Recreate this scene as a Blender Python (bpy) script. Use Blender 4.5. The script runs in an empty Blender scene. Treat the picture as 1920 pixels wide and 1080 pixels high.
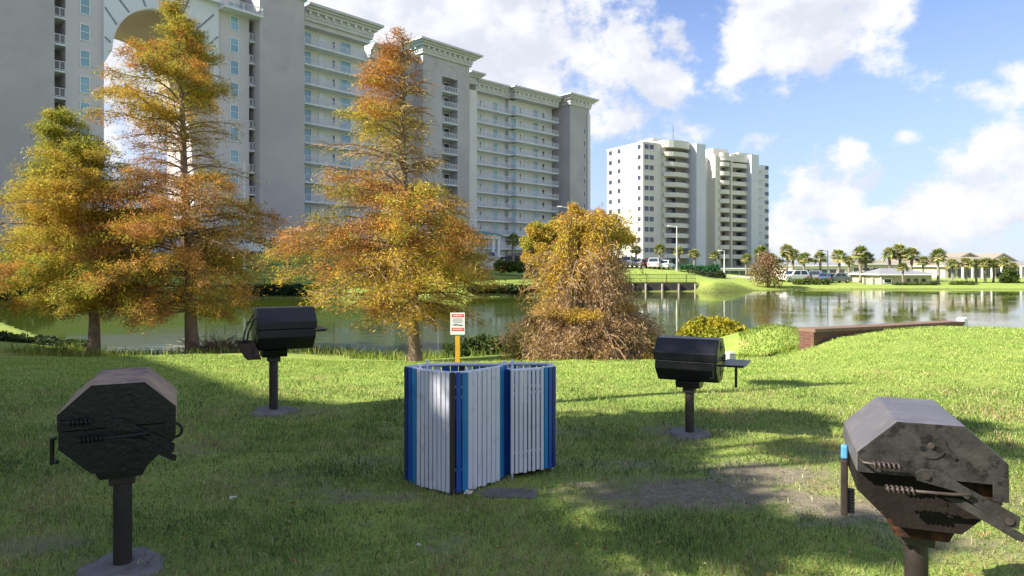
import bpy, math, random
import numpy as np
from mathutils import Vector, Matrix
R = math.radians
rng = np.random.default_rng(7)
random.seed(7)
sc = bpy.context.scene
COL = sc.collection

# ------------------------------------------------------------------ camera
F = 1280.0; HZ = 500.0; EYE = 1.5
cam_d = bpy.data.cameras.new('camera'); cam = bpy.data.objects.new('camera', cam_d); COL.objects.link(cam)
cam.location = (0, 0, EYE); cam.rotation_euler = (R(90), 0, 0)
cam_d.sensor_width = 36; cam_d.lens = 24.0; cam_d.shift_y = -(540 - HZ) / 1920.0
cam_d.clip_start = 0.05; cam_d.clip_end = 5000
sc.camera = cam

# ------------------------------------------------------------------ world, sun, exposure
SUN_AZ = math.atan2(-0.957, -0.29); SUN_EL = R(37)
SUN = Vector((math.sin(SUN_AZ) * math.cos(SUN_EL), math.cos(SUN_AZ) * math.cos(SUN_EL), math.sin(SUN_EL)))
sc.view_settings.view_transform = 'Standard'; sc.view_settings.look = 'None'
sc.view_settings.exposure = 1.2; sc.view_settings.gamma = 1.0
SKY_STR = 0.095
CLOUD_V = 4.7          # cloud radiance before the background strength
world = bpy.data.worlds.new('World'); sc.world = world; world.use_nodes = True

def build_world():
    nt = world.node_tree; N = nt.nodes; L = nt.links
    bg = N['Background']; bg.inputs[1].default_value = SKY_STR
    sk = N.new('ShaderNodeTexSky'); sk.sky_type = 'NISHITA'; sk.sun_disc = False
    sk.sun_elevation = SUN_EL; sk.sun_rotation = SUN_AZ % (2 * math.pi)
    sk.air_density = 1.0; sk.dust_density = 0.3; sk.ozone_density = 4.5
    tc = N.new('ShaderNodeTexCoord')
    sep = N.new('ShaderNodeSeparateXYZ'); L.new(tc.outputs['Generated'], sep.inputs[0])
    def math_(op, a, b=None, clamp=False):
        m = N.new('ShaderNodeMath'); m.operation = op; m.use_clamp = clamp
        for i, v in enumerate((a, b)):
            if v is None: continue
            if isinstance(v, (int, float)): m.inputs[i].default_value = v
            else: L.new(v, m.inputs[i])
        return m.outputs[0]
    # azimuth / elevation of the direction, in radians
    az = math_('ARCTAN2', sep.outputs[0], sep.outputs[1])
    el = math_('ARCSINE', sep.outputs[2])
    comb = N.new('ShaderNodeCombineXYZ'); L.new(az, comb.inputs[0]); L.new(el, comb.inputs[1])
    # the bank outlines are pushed about by a broad turbulence so that they billow
    nw = N.new('ShaderNodeTexNoise'); nw.inputs['Scale'].default_value = 6.5; nw.inputs['Detail'].default_value = 7; nw.inputs['Roughness'].default_value = .55
    L.new(comb.outputs[0], nw.inputs['Vector']); spw = N.new('ShaderNodeSeparateColor'); L.new(nw.outputs['Color'], spw.inputs[0])
    azw = math_('ADD', az, math_('MULTIPLY', math_('SUBTRACT', spw.outputs[0], .5), .20))
    elw = math_('ADD', el, math_('MULTIPLY', math_('SUBTRACT', spw.outputs[1], .5), .13))
    # cloud banks: (px, py, rx, ry, weight) read off the sky as azimuth / elevation ellipses
    banks = [(800, 70, 380, 200, 1.2), (1030, 60, 130, 100, 1.0), (1020, 180, 120, 70, .8), (560, 60, 300, 260, 1.0), (1105, 150, 60, 60, .6),
             (1180, 70, 50, 60, .95), (1280, 70, 60, 55, .95), (1235, 150, 110, 80, 1.0), (1270, 230, 110, 60, .62), (1150, 225, 80, 60, .6),
             (1500, 10, 200, 130, 1.3), (1420, 90, 90, 80, 1.0), (1620, 40, 110, 90, 1.0), (1500, 130, 80, 40, .7),
             (1598, 300, 32, 34, .75), (1560, 350, 100, 60, .95), (1475, 380, 60, 40, .85), (1650, 340, 70, 40, .7),
             (1760, 365, 80, 40, .9), (1900, 300, 90, 70, 1.05), (1890, 400, 150, 60, .95), (1715, 268, 50, 26, .6), (1910, 130, 80, 80, .62),
             (1700, 420, 330, 55, .95), (1490, 435, 170, 45, .95), (1820, 350, 150, 60, .8), (1980, 330, 120, 120, 1.0), (1405, 268, 70, 28, .6), (1830, 190, 110, 45, .42), (1240, 300, 140, 70, .5), (1080, 250, 90, 60, .6), (1340, 150, 60, 60, .5),
             (2200, 250, 220, 190, .9), (250, 60, 260, 240, 1.0), (-300, 150, 300, 160, .8)]
    tot = None
    for px, py, rx, ry, w in banks:
        u, v = (px - 960) / F, (HZ - py) / F
        a0 = math.atan(u); e0 = math.atan(v * math.cos(a0))
        ra = rx / F * math.cos(a0) ** 2; re = ry / F * math.cos(a0)
        dx = math_('MULTIPLY', math_('SUBTRACT', azw, a0), 1 / ra)
        dy = math_('MULTIPLY', math_('SUBTRACT', elw, e0), 1 / re)
        d2 = math_('ADD', math_('MULTIPLY', dx, dx), math_('MULTIPLY', dy, dy))
        g = math_('MULTIPLY', math_('EXPONENT', math_('MULTIPLY', d2, -1.0)), w)
        tot = g if tot is None else math_('MAXIMUM', tot, g)
    n1 = N.new('ShaderNodeTexNoise'); n1.inputs['Scale'].default_value = 9; n1.inputs['Detail'].default_value = 9; n1.inputs['Roughness'].default_value = .62
    mp = N.new('ShaderNodeMapping'); mp.inputs['Scale'].default_value = (1, 1.25, 1)
    L.new(comb.outputs[0], mp.inputs[0]); L.new(mp.outputs[0], n1.inputs['Vector'])
    n2 = N.new('ShaderNodeTexNoise'); n2.inputs['Scale'].default_value = 4.2; n2.inputs['Detail'].default_value = 5
    mp2 = N.new('ShaderNodeMapping'); mp2.inputs['Location'].default_value = (3.1, .7, 0); L.new(comb.outputs[0], mp2.inputs[0]); L.new(mp2.outputs[0], n2.inputs['Vector'])
    # the rest of the sky (behind and beside the photograph) has broken cloud too
    away = math_('GREATER_THAN', math_('ABSOLUTE', az), 1.15)
    gen = math_('MULTIPLY', math_('MULTIPLY', away, .47), math_('GREATER_THAN', el, 0.02))
    tot = math_('MAXIMUM', tot, gen)
    dens = math_('ADD', tot, math_('MULTIPLY', math_('SUBTRACT', n1.outputs['Fac'], .5), 2.5))
    mr = N.new('ShaderNodeMapRange'); mr.interpolation_type = 'SMOOTHSTEP'
    mr.inputs['From Min'].default_value = .29; mr.inputs['From Max'].default_value = .74; L.new(dens, mr.inputs['Value'])
    shade = N.new('ShaderNodeMapRange'); shade.interpolation_type = 'SMOOTHSTEP'
    shade.inputs['From Min'].default_value = .36; shade.inputs['From Max'].default_value = .62
    # lit tops and greyer undersides: compare the billows with those a little further up
    n3 = N.new('ShaderNodeTexNoise'); n3.inputs['Scale'].default_value = 9; n3.inputs['Detail'].default_value = 4; n3.inputs['Roughness'].default_value = .55
    mp3 = N.new('ShaderNodeMapping'); mp3.inputs['Scale'].default_value = (1, 1.25, 1); mp3.inputs['Location'].default_value = (-.03, .05, 0); L.new(comb.outputs[0], mp3.inputs[0]); L.new(mp3.outputs[0], n3.inputs['Vector'])
    tops = math_('MULTIPLY', math_('SUBTRACT', n1.outputs['Fac'], n3.outputs['Fac']), .9)
    L.new(math_('ADD', math_('ADD', math_('MULTIPLY', n2.outputs['Fac'], .7), .15), tops), shade.inputs['Value'])
    cc = N.new('ShaderNodeMix'); cc.data_type = 'RGBA'
    L.new(shade.outputs[0], cc.inputs[0])
    cc.inputs[6].default_value = (CLOUD_V * .78, CLOUD_V * .81, CLOUD_V * .90, 1)
    cc.inputs[7].default_value = (CLOUD_V * 1.0, CLOUD_V * 1.0, CLOUD_V * 1.04, 1)
    mx = N.new('ShaderNodeMix'); mx.data_type = 'RGBA'
    fac = math_('MULTIPLY', mr.outputs[0], .96)
    L.new(fac, mx.inputs[0]); L.new(cc.outputs[2], mx.inputs[7])
    # pale moist air low over the horizon
    hz = N.new('ShaderNodeMapRange'); hz.interpolation_type = 'SMOOTHSTEP'; hz.inputs['From Min'].default_value = .46; hz.inputs['From Max'].default_value = -.01; hz.inputs['To Max'].default_value = .75
    L.new(el, hz.inputs['Value'])
    m3 = N.new('ShaderNodeMix'); m3.data_type = 'RGBA'; L.new(hz.outputs[0], m3.inputs[0]); sm = N.new('ShaderNodeMix'); sm.data_type = 'RGBA'; sm.blend_type = 'MULTIPLY'; sm.inputs[0].default_value = 1; L.new(sk.outputs[0], sm.inputs[6]); sm.inputs[7].default_value = (1.0, .91, 1.0, 1); L.new(sm.outputs[2], m3.inputs[6]); m3.inputs[7].default_value = (CLOUD_V * .56, CLOUD_V * .70, CLOUD_V * .95, 1)
    L.new(m3.outputs[2], mx.inputs[6])
    L.new(mx.outputs[2], bg.inputs[0])
build_world()
sun_d = bpy.data.lights.new('sun', 'SUN'); sun_d.energy = 5.0; sun_d.angle = R(0.53); sun_d.color = (1.0, .93, .80)
sun = bpy.data.objects.new('sun', sun_d); COL.objects.link(sun); sun.location = (-40, -20, 60)
sun.rotation_euler = SUN.to_track_quat('Z', 'Y').to_euler()
try:
    sc.cycles.use_denoising = True
    sc.cycles.max_bounces = 8; sc.cycles.transparent_max_bounces = 8; sc.cycles.caustics_reflective = False; sc.cycles.caustics_refractive = False
    sc.cycles.sample_clamp_indirect = 6
except Exception: pass

# ------------------------------------------------------------------ helpers
def P(px, d, py=None, z=None):
    """ground point under image column px at depth d"""
    x = (px - 960) / F * d
    if py is not None: z = EYE - (py - HZ) / F * d
    return (x, d, 0 if z is None else z)
def zat(py, d): return EYE - (py - HZ) / F * d

def M(name, col, rough=.75, var=.18, scale=3.0, metal=0.0, bump=0.0, bscale=60.0, tint=False, trans=0.0, spec=.4, col2=None, c2lo=.5, c2hi=.62, c2scale=4.0, detail=6):
    m = bpy.data.materials.new(name); m.use_nodes = True
    nt = m.node_tree; N = nt.nodes; L = nt.links
    b = N['Principled BSDF']; b.inputs['Roughness'].default_value = rough; b.inputs['Metallic'].default_value = metal
    b.inputs['Specular IOR Level'].default_value = spec
    tc = N.new('ShaderNodeTexCoord')
    nz = N.new('ShaderNodeTexNoise'); nz.inputs['Scale'].default_value = scale; nz.inputs['Detail'].default_value = detail
    L.new(tc.outputs['Object'], nz.inputs['Vector'])
    mix = N.new('ShaderNodeMix'); mix.data_type = 'RGBA'
    mr = N.new('ShaderNodeMapRange'); mr.inputs['From Min'].default_value = .3; mr.inputs['From Max'].default_value = .7
    L.new(nz.outputs['Fac'], mr.inputs['Value']); L.new(mr.outputs[0], mix.inputs[0])
    c = col
    mix.inputs[6].default_value = (*[max(0, v * (1 - var)) for v in c], 1); mix.inputs[7].default_value = (*[v * (1 + var) for v in c], 1)
    out = mix.outputs[2]
    if tint:
        at = N.new('ShaderNodeAttribute'); at.attribute_name = 'tint'
        mu = N.new('ShaderNodeMix'); mu.data_type = 'RGBA'; mu.blend_type = 'MULTIPLY'; mu.inputs[0].default_value = 1
        L.new(out, mu.inputs[6]); L.new(at.outputs['Color'], mu.inputs[7]); out = mu.outputs[2]
    if col2:
        n2 = N.new('ShaderNodeTexNoise'); n2.inputs['Scale'].default_value = c2scale; n2.inputs['Detail'].default_value = 8; n2.inputs['Roughness'].default_value = .65
        L.new(tc.outputs['Object'], n2.inputs['Vector'])
        r2 = N.new('ShaderNodeMapRange'); r2.inputs['From Min'].default_value = c2lo; r2.inputs['From Max'].default_value = c2hi
        L.new(n2.outputs['Fac'], r2.inputs['Value'])
        m2 = N.new('ShaderNodeMix'); m2.data_type = 'RGBA'; L.new(r2.outputs[0], m2.inputs[0]); L.new(out, m2.inputs[6]); m2.inputs[7].default_value = (*col2, 1)
        out = m2.outputs[2]
    L.new(out, b.inputs['Base Color'])
    if bump:
        nb = N.new('ShaderNodeTexNoise'); nb.inputs['Scale'].default_value = bscale; nb.inputs['Detail'].default_value = 5
        L.new(tc.outputs['Object'], nb.inputs['Vector'])
        bp = N.new('ShaderNodeBump'); bp.inputs['Strength'].default_value = bump; bp.inputs['Distance'].default_value = .02
        L.new(nb.outputs['Fac'], bp.inputs['Height']); L.new(bp.outputs[0], b.inputs['Normal'])
    if trans:
        tr = N.new('ShaderNodeBsdfTranslucent'); L.new(out, tr.inputs[0])
        ms = N.new('ShaderNodeMixShader'); ms.inputs[0].default_value = trans
        L.new(b.outputs[0], ms.inputs[1]); L.new(tr.outputs[0], ms.inputs[2]); L.new(ms.outputs[0], N['Material Output'].inputs[0])
    return m

class MB:
    def __init__(s): s.v = []; s.f = []; s.m = []
    def add(s, vs, fs, mi=0):
        n = len(s.v); s.v += [tuple(map(float, p)) for p in vs]
        for f in fs: s.f.append(tuple(i + n for i in f)); s.m.append(mi)
    def hexa(s, p, mi=0):   # 8 points: bottom 4 ccw, top 4 ccw
        s.add(p, [(3, 2, 1, 0), (4, 5, 6, 7), (0, 1, 5, 4), (1, 2, 6, 5), (2, 3, 7, 6), (3, 0, 4, 7)], mi)
    def box(s, x0, x1, y0, y1, z0, z1, mi=0):
        s.hexa([(x0, y0, z0), (x1, y0, z0), (x1, y1, z0), (x0, y1, z0), (x0, y0, z1), (x1, y0, z1), (x1, y1, z1), (x0, y1, z1)], mi)
    def prism(s, poly, z0, z1, mi=0, top=None):
        n = len(poly); t = top or poly
        s.add([(x, y, z0) for x, y in poly] + [(x, y, z1) for x, y in t],
              [tuple(range(n - 1, -1, -1)), tuple(range(n, 2 * n))] + [(i, (i + 1) % n, n + (i + 1) % n, n + i) for i in range(n)], mi)
    def prism_y(s, poly, y0, y1, mi=0):   # poly in (x, z), extruded along y
        n = len(poly)
        s.add([(x, y0, z) for x, z in poly] + [(x, y1, z) for x, z in poly],
              [tuple(range(n)), tuple(range(2 * n - 1, n - 1, -1))] + [((i + 1) % n, i, n + i, n + (i + 1) % n) for i in range(n)], mi)
    def tube(s, pts, rad, n=8, mi=0, cap=True):
        pts = [Vector(p) for p in pts]; k = len(pts)
        if not hasattr(rad, '__len__'): rad = [rad] * k
        vs = []; up = None
        for i, p in enumerate(pts):
            t = (pts[min(i + 1, k - 1)] - pts[max(i - 1, 0)])
            t = t.normalized() if t.length > 1e-9 else Vector((0, 0, 1))
            if up is None: up = t.orthogonal().normalized()
            else:
                up = up - t * up.dot(t)
                up = up.normalized() if up.length > 1e-6 else t.orthogonal().normalized()
            sd = t.cross(up)
            for j in range(n):
                a = 2 * math.pi * j / n
                vs.append(p + (up * math.cos(a) + sd * math.sin(a)) * rad[i])
        fs = [(i * n + j, i * n + (j + 1) % n, (i + 1) * n + (j + 1) % n, (i + 1) * n + j) for i in range(k - 1) for j in range(n)]
        if cap: fs += [tuple(range(n - 1, -1, -1)), tuple(range((k - 1) * n, k * n))]
        s.add(vs, fs, mi)
    def build(s, name, mats, parent=None, world=False, smooth=False, bevel=0):
        me = bpy.data.meshes.new(name)
        off = Vector(parent.location) if (parent is not None and world) else Vector((0, 0, 0))
        if parent is not None and world and parent.parent is not None: off = Vector(parent.parent.location)
        me.from_pydata([(a - off.x, b - off.y, c - off.z) for a, b, c in s.v], [], s.f); me.update()
        if not isinstance(mats, (list, tuple)): mats = [mats]
        for m in mats: me.materials.append(m)
        me.polygons.foreach_set('material_index', s.m)
        if smooth: me.polygons.foreach_set('use_smooth', [True] * len(s.f))
        o = bpy.data.objects.new(name, me); COL.objects.link(o)
        if parent is not None: o.parent = parent
        if bevel:
            bm = o.modifiers.new('edge', 'BEVEL'); bm.width = bevel; bm.segments = 2; bm.limit_method = 'ANGLE'; bm.angle_limit = R(28)
        return o

def np_obj(name, verts, faces, mat, tint=None, parent=None, smooth=False):
    me = bpy.data.meshes.new(name); k = faces.shape[1]
    me.vertices.add(len(verts)); me.vertices.foreach_set('co', np.ascontiguousarray(verts, dtype=np.float32).ravel())
    me.loops.add(faces.size); me.loops.foreach_set('vertex_index', np.ascontiguousarray(faces, dtype=np.int32).ravel())
    me.polygons.add(len(faces)); me.polygons.foreach_set('loop_start', np.arange(0, faces.size, k, dtype=np.int32))
    try: me.polygons.foreach_set('loop_total', np.full(len(faces), k, dtype=np.int32))
    except Exception: pass
    if smooth: me.polygons.foreach_set('use_smooth', np.ones(len(faces), dtype=bool))
    me.update(calc_edges=True)
    if tint is not None:
        at = me.color_attributes.new('tint', 'FLOAT_COLOR', 'POINT')
        t = np.ones((len(verts), 4), dtype=np.float32); t[:, :3] = tint; at.data.foreach_set('color', t.ravel())
    me.materials.append(mat)
    o = bpy.data.objects.new(name, me); COL.objects.link(o)
    if parent is not None: o.parent = parent
    return o

def tag(o, label=None, cat=None, group=None, kind=None):
    if label: o['label'] = label
    if cat: o['category'] = cat
    if group: o['group'] = group
    if kind: o['kind'] = kind
    return o
def empty(name, loc, rz=0, label=None, cat=None, group=None):
    o = bpy.data.objects.new(name, None); COL.objects.link(o); o.location = loc; o.rotation_euler = (0, 0, rz)
    o.empty_display_size = .2
    return tag(o, label, cat, group)
def copy_tree(o, parent=None):
    c = o.copy(); COL.objects.link(c); c.parent = parent
    for ch in list(o.children): copy_tree(ch, c)
    return c

# ------------------------------------------------------------------ pond and terrain
WATER = -1.5
near_sh = [(0, 38), (60, 31.5), (130, 25.6), (200, 22.9), (300, 22.6), (365, 22.9), (480, 23.4), (600, 24), (700, 23), (780, 22.0), (870, 23.0), (950, 24.3),
           (1100, 23), (1230, 25), (1300, 27), (1400, 28), (1500, 29), (1600, 24.3), (1800, 22.2), (2100, 21.5), (2600, 23), (3600, 30)]
far_sh = [(3600, 91), (1920, 91), (1700, 91.5), (1550, 91), (1460, 88), (1400, 83.5), (1330, 78.4), (1306, 83), (1190, 83), (1050, 74), (950, 68.6), (800, 66), (600, 65),
          (430, 64), (200, 59), (0, 55), (-40, 48)]
pond = np.array([P(px, d)[:2] for px, d in near_sh + far_sh])
def sdf(x, y):
    """signed distance to the pond outline, positive on land"""
    x = np.asarray(x, float); y = np.asarray(y, float)
    d2 = np.full(x.shape, 1e18); ins = np.zeros(x.shape, bool)
    n = len(pond)
    for i in range(n):
        ax, ay = pond[i]; bx, by = pond[(i + 1) % n]
        ex, ey = bx - ax, by - ay
        t = np.clip(((x - ax) * ex + (y - ay) * ey) / (ex * ex + ey * ey), 0, 1)
        d2 = np.minimum(d2, (x - ax - t * ex) ** 2 + (y - ay - t * ey) ** 2)
        c = (ay > y) != (by > y)
        ins ^= c & (x < ex * (y - ay) / (ey if abs(ey) > 1e-12 else 1e-12) + ax)
    d = np.sqrt(d2)
    return np.where(ins, -d, d)
def sstep(a, b, x):
    t = np.clip((x - a) / (b - a), 0, 1); return t * t * (3 - 2 * t)
def slope_len(x): return 18 + 32 * sstep(-20, -10, x) - 18 * sstep(4, 12, x)
def ground(x, y):
    x = np.asarray(x, float); y = np.asarray(y, float)
    s = sdf(x, y)
    bed = WATER - .04 - .22 * np.minimum(-s, 8)
    fall = 14 - 7.5 * sstep(4.5, 8.5, x)
    t = np.clip(s / fall, 0, 1)
    nearz = WATER * (1 - t) ** 1.25
    plat = 2.5 - 1.2 * sstep(-5, 28, x) - 1.95 * sstep(24, 52, x)
    step = .95 * (1 - sstep(26, 31, x)) * sstep(3, 9, x)           # bulkhead height
    ledge = WATER + .05 + .55 * (1 - sstep(5, 9, x)) * np.clip(s / 1.4, 0, 1) + step * np.clip(s / .5, 0, 1) + .35 * np.clip(s / 3, 0, 1)
    farz = ledge + (plat - (WATER + .4 + step)) * sstep(0, 1, (s - 1.5) / slope_len(x))
    # land on the camera's side or on the far side of the pond
    far = sstep(40, 46, y)
    land = nearz * (1 - far) + farz * far
    # the lawn swells up behind the brick retaining wall
    side = (x - 5.91) * .49 - (y - 13.7) * .87
    hump = .16 * np.exp(-((x - 9.0) / 2.7) ** 2 - ((y - 14.6) / 2.4) ** 2) * sstep(-.15, .25, side)
    land = land + hump - .75 * sstep(.12, .9, -side) * sstep(5.0, 6.0, x) * (1 - sstep(12, 14, x)) * (1 - sstep(20, 22, y)) * sstep(10, 12, y)
    return np.where(s < 0, bed, land)
def gz(x, y): return float(ground(np.array([x]), np.array([y]))[0])

def axis(parts):
    out = []
    for a, b, st in parts: out += list(np.arange(a, b, st))
    return np.array(out)
gx = axis([(-1500, -150, 135), (-150, -60, 4), (-60, -20, 1.0), (-20, -5, .35), (-5, 5, .12), (5, 20, .35), (20, 60, 1.0), (60, 150, 3), (150, 1700, 150)])
gy = axis([(-60, -4, 4), (-4, 1.8, .35), (1.8, 8, .12), (8, 32, .35), (32, 100, .7), (100, 240, 6), (240, 2600, 180)])
X, Y = np.meshgrid(gx, gy); Z = ground(X, Y)
lump = .012 * np.sin(X * 2.3 + 1.1 * np.sin(Y * 1.7)) * np.sin(Y * 2.9 + .7 * np.sin(X * 1.3))
Z = Z + np.where((Y < 30) & (Z > -1.3), lump, 0)
nx, ny = len(gx), len(gy)
idx = np.arange(nx * ny).reshape(ny, nx)
faces = np.stack([idx[:-1, :-1], idx[:-1, 1:], idx[1:, 1:], idx[1:, :-1]], -1).reshape(-1, 4)
# worn patches in the lawn: x, y, rx, ry, amount
PATCH = [(1.25, 4.55, .75, .36, 1.0), (1.85, 4.95, .55, .32, 1.0), (2.1, 4.2, .55, .3, .75), (.9, 5.2, .55, .22, .6), (-.05, 4.55, .25, .12, .7), (-1.6, 3.5, .4, .2, .25), (-2.3, 7.0, .5, .28, .6),
         (-.75, 4.45, .3, .14, .6), (-.2, 3.6, .5, .18, .25), (2.4, 3.7, .5, .3, .6), (-1.1, 5.3, .5, .2, .45), (1.75, 6.15, .5, .25, .5), (.6, 3.3, .4, .15, .35), (-1.95, 3.4, .5, .35, .45), (2.9, 5.3, .8, .3, .5),
         (.5, 6.2, .5, .3, .5), (-.6, 3.0, .35, .14, .2), (3.2, 4.4, .7, .25, .55)]
def vn2(x, y, s, seed):
    a = x * s + seed; b = y * s - seed
    return (np.sin(a * 1.7 + 1.9 * np.sin(b * 1.3 + seed)) + np.sin(b * 2.1 + 1.7 * np.sin(a * 1.1)) + np.sin((a + b) * 1.37 + 1.3 * np.sin((a - b) * .9))) / 3
def worn(x, y):
    w = np.zeros(np.shape(x))
    wob = .3 * np.sin(9 * x + 3 * np.sin(5 * y)) * np.sin(11 * y + 2 * np.sin(7 * x))
    for a, b, rx, ry, k in PATCH:
        w = np.maximum(w, k * np.exp(-(((x - a) / rx) ** 2 + ((y - b) / ry) ** 2) * (1 + wob)))
    n = .55 * vn2(x, y, 1.9, 1.3) + .3 * vn2(x, y, 4.7, 2.2) + .25 * vn2(x, y, 11.0, .7)
    return np.clip(w + .50 * sstep(.05, .65, n) * (1 - .75 * sstep(5.5, 8.5, y)), 0, 1)
W = worn(X, Y)
S_ = sdf(X, Y)
tint = np.stack([W.ravel(), np.clip(1 - S_.ravel() / 2.5, 0, 1), np.zeros(W.size)], -1)

def ground_material():
    m = bpy.data.materials.new('turf'); m.use_nodes = True
    nt = m.node_tree; N = nt.nodes; L = nt.links; b = N['Principled BSDF']; b.inputs['Roughness'].default_value = .95; b.inputs['Specular IOR Level'].default_value = .1
    tc = N.new('ShaderNodeTexCoord')
    def noise(scale, detail=6, rough=.6, vec=None):
        n = N.new('ShaderNodeTexNoise'); n.inputs['Scale'].default_value = scale; n.inputs['Detail'].default_value = detail; n.inputs['Roughness'].default_value = rough
        L.new(vec or tc.outputs['Object'], n.inputs['Vector']); return n.outputs['Fac']
    def rmp(v, a, b_):
        r = N.new('ShaderNodeMapRange'); r.inputs['From Min'].default_value = a; r.inputs['From Max'].default_value = b_; L.new(v, r.inputs['Value']); return r.outputs[0]
    def mix(f, a, b_):
        x = N.new('ShaderNodeMix'); x.data_type = 'RGBA'
        L.new(f, x.inputs[0])
        for i, v in ((6, a), (7, b_)):
            if isinstance(v, tuple): x.inputs[i].default_value = (*v, 1)
            else: L.new(v, x.inputs[i])
        return x.outputs[2]
    g = mix(rmp(noise(.5, 4), .35, .65), (.25, .37, .06), (.35, .42, .09))
    g = mix(rmp(noise(3.1, 6), .42, .72), g, (.18, .30, .05))
    g = mix(rmp(noise(26, 5, .7), .45, .7), g, (.40, .43, .13))
    g = mix(rmp(noise(95, 3, .7), .5, .72), g, (.09, .11, .03))
    g = mix(rmp(noise(1.3, 5, .7), .56, .72), g, (.36, .30, .12))
    at = N.new('ShaderNodeAttribute'); at.attribute_name = 'tint'
    sp = N.new('ShaderNodeSeparateColor'); L.new(at.outputs['Color'], sp.inputs[0])
    soil = mix(rmp(noise(14, 8, .7), .35, .65), (.19, .165, .11), (.30, .265, .19))
    soil = mix(rmp(noise(60, 4), .52, .7), soil, (.10, .085, .055))
    ad = N.new('ShaderNodeMath'); ad.operation = 'ADD'
    nm = N.new('ShaderNodeMath'); nm.operation = 'MULTIPLY_ADD'; L.new(noise(7, 8, .7), nm.inputs[0]); nm.inputs[1].default_value = 1.1; nm.inputs[2].default_value = -.55
    L.new(sp.outputs[0], ad.inputs[0]); L.new(nm.outputs[0], ad.inputs[1])
    g = mix(rmp(ad.outputs[0], .20, .72), g, soil)
    ad2 = N.new('ShaderNodeMath'); ad2.operation = 'ADD'; L.new(sp.outputs[1], ad2.inputs[0]); L.new(nm.outputs[0], ad2.inputs[1])
    g = mix(rmp(ad2.outputs[0], .75, 1.1), g, (.075, .075, .03))
    L.new(g, b.inputs['Base Color'])
    bp = N.new('ShaderNodeBump'); bp.inputs['Strength'].default_value = .7; bp.inputs['Distance'].default_value = .03
    L.new(noise(45, 6, .75), bp.inputs['Height']); L.new(bp.outputs[0], b.inputs['Normal'])
    return m
lawn = np_obj('lawn', np.stack([X.ravel(), Y.ravel(), Z.ravel()], -1), faces, ground_material(), tint, smooth=True)
tag(lawn, kind='structure')

def water_material():
    m = bpy.data.materials.new('pond_water'); m.use_nodes = True
    nt = m.node_tree; N = nt.nodes; L = nt.links; b = N['Principled BSDF']
    b.inputs['Base Color'].default_value = (.062, .085, .012, 1); b.inputs['Roughness'].default_value = .035; b.inputs['IOR'].default_value = 1.4; b.inputs['Specular IOR Level'].default_value = .75
    tc = N.new('ShaderNodeTexCoord')
    mp = N.new('ShaderNodeMapping'); mp.inputs['Scale'].default_value = (.55, 1.6, 1); L.new(tc.outputs['Object'], mp.inputs[0])
    n1 = N.new('ShaderNodeTexNoise'); n1.inputs['Scale'].default_value = 1.6; n1.inputs['Detail'].default_value = 4; L.new(mp.outputs[0], n1.inputs['Vector'])
    n2 = N.new('ShaderNodeTexNoise'); n2.inputs['Scale'].default_value = .14; n2.inputs['Detail'].default_value = 3; L.new(tc.outputs['Object'], n2.inputs['Vector'])
    r = N.new('ShaderNodeMapRange'); r.inputs['From Min'].default_value = .42; r.inputs['From Max'].default_value = .62; r.inputs['To Min'].default_value = .02; r.inputs['To Max'].default_value = .11
    L.new(n2.outputs['Fac'], r.inputs['Value'])
    bp = N.new('ShaderNodeBump'); bp.inputs['Distance'].default_value = .12; L.new(r.outputs[0], bp.inputs['Strength'])
    L.new(n1.outputs['Fac'], bp.inputs['Height']); L.new(bp.outputs[0], b.inputs['Normal'])
    return m
mb = MB(); mb.add([(-75, 14, WATER), (300, 14, WATER), (300, 100, WATER), (-75, 100, WATER)], [(0, 1, 2, 3)])
tag(mb.build('water', water_material()), kind='structure')

# parking lot: a sheet lying on the plateau beyond the slope
asphalt = M('asphalt', (.055, .055, .058), .9, .25, 2.0, bump=.2, bscale=30)
def sheet(name, x0, x1, y0, y1, st, dz, mat, keep):
    xs = np.arange(x0, x1 + st, st); ys = np.arange(y0, y1 + st, st)
    xx, yy = np.meshgrid(xs, ys); zz = ground(xx, yy) + dz
    ii = np.arange(xx.size).reshape(xx.shape)
    f = np.stack([ii[:-1, :-1], ii[:-1, 1:], ii[1:, 1:], ii[1:, :-1]], -1).reshape(-1, 4)
    c = np.stack([xx.ravel()[f].mean(1), yy.ravel()[f].mean(1)], -1)
    f = f[keep(c[:, 0], c[:, 1])]
    return np_obj(name, np.stack([xx.ravel(), yy.ravel(), zz.ravel()], -1), f, mat)
tag(sheet('parking_lot', -75, 70, 74, 140, 2, .03, asphalt, lambda x, y: (sdf(x, y) > slope_len(x) + .5) & (y < 150 - x * .2)), kind='structure')

# ------------------------------------------------------------------ shared materials
stucco = M('stucco', (.59, .55, .55), .9, .05, .25, bump=.08, bscale=8)
stucco_dark = M('stucco_taupe', (.465, .43, .43), .9, .10, .12, bump=.08, bscale=8, col2=(.405, .375, .385), c2lo=.5, c2hi=.7, c2scale=.35)
stucco_pale = M('stucco_pale', (.70, .67, .66), .9, .05, .3)
trim_green = M('cornice_paint', (.57, .555, .545), .7, .06, .5)
trim_white = M('white_trim', (.74, .76, .77), .6, .06, .5)
roof_teal = M('teal_roof', (.05, .30, .30), .5, .12, .7)
glass_blue = M('blue_glass', (.20, .36, .44), .12, .35, .12, spec=.9)
glass_dark = M('dark_glass', (.035, .045, .06), .08, .4, .2, spec=.9)
shade_int = M('shaded_balcony_wall', (.34, .31, .32), .9, .1, .4)  # wall colour darkened to carry the shade inside recessed balconies
door_white = M('white_door', (.72, .72, .76), .6, .05, .5)
dark_metal = M('black_metal', (.018, .018, .02), .45, .3, 9, metal=.4)
concrete = M('concrete', (.42, .40, .38), .9, .15, 6, bump=.3, bscale=50)

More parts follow.
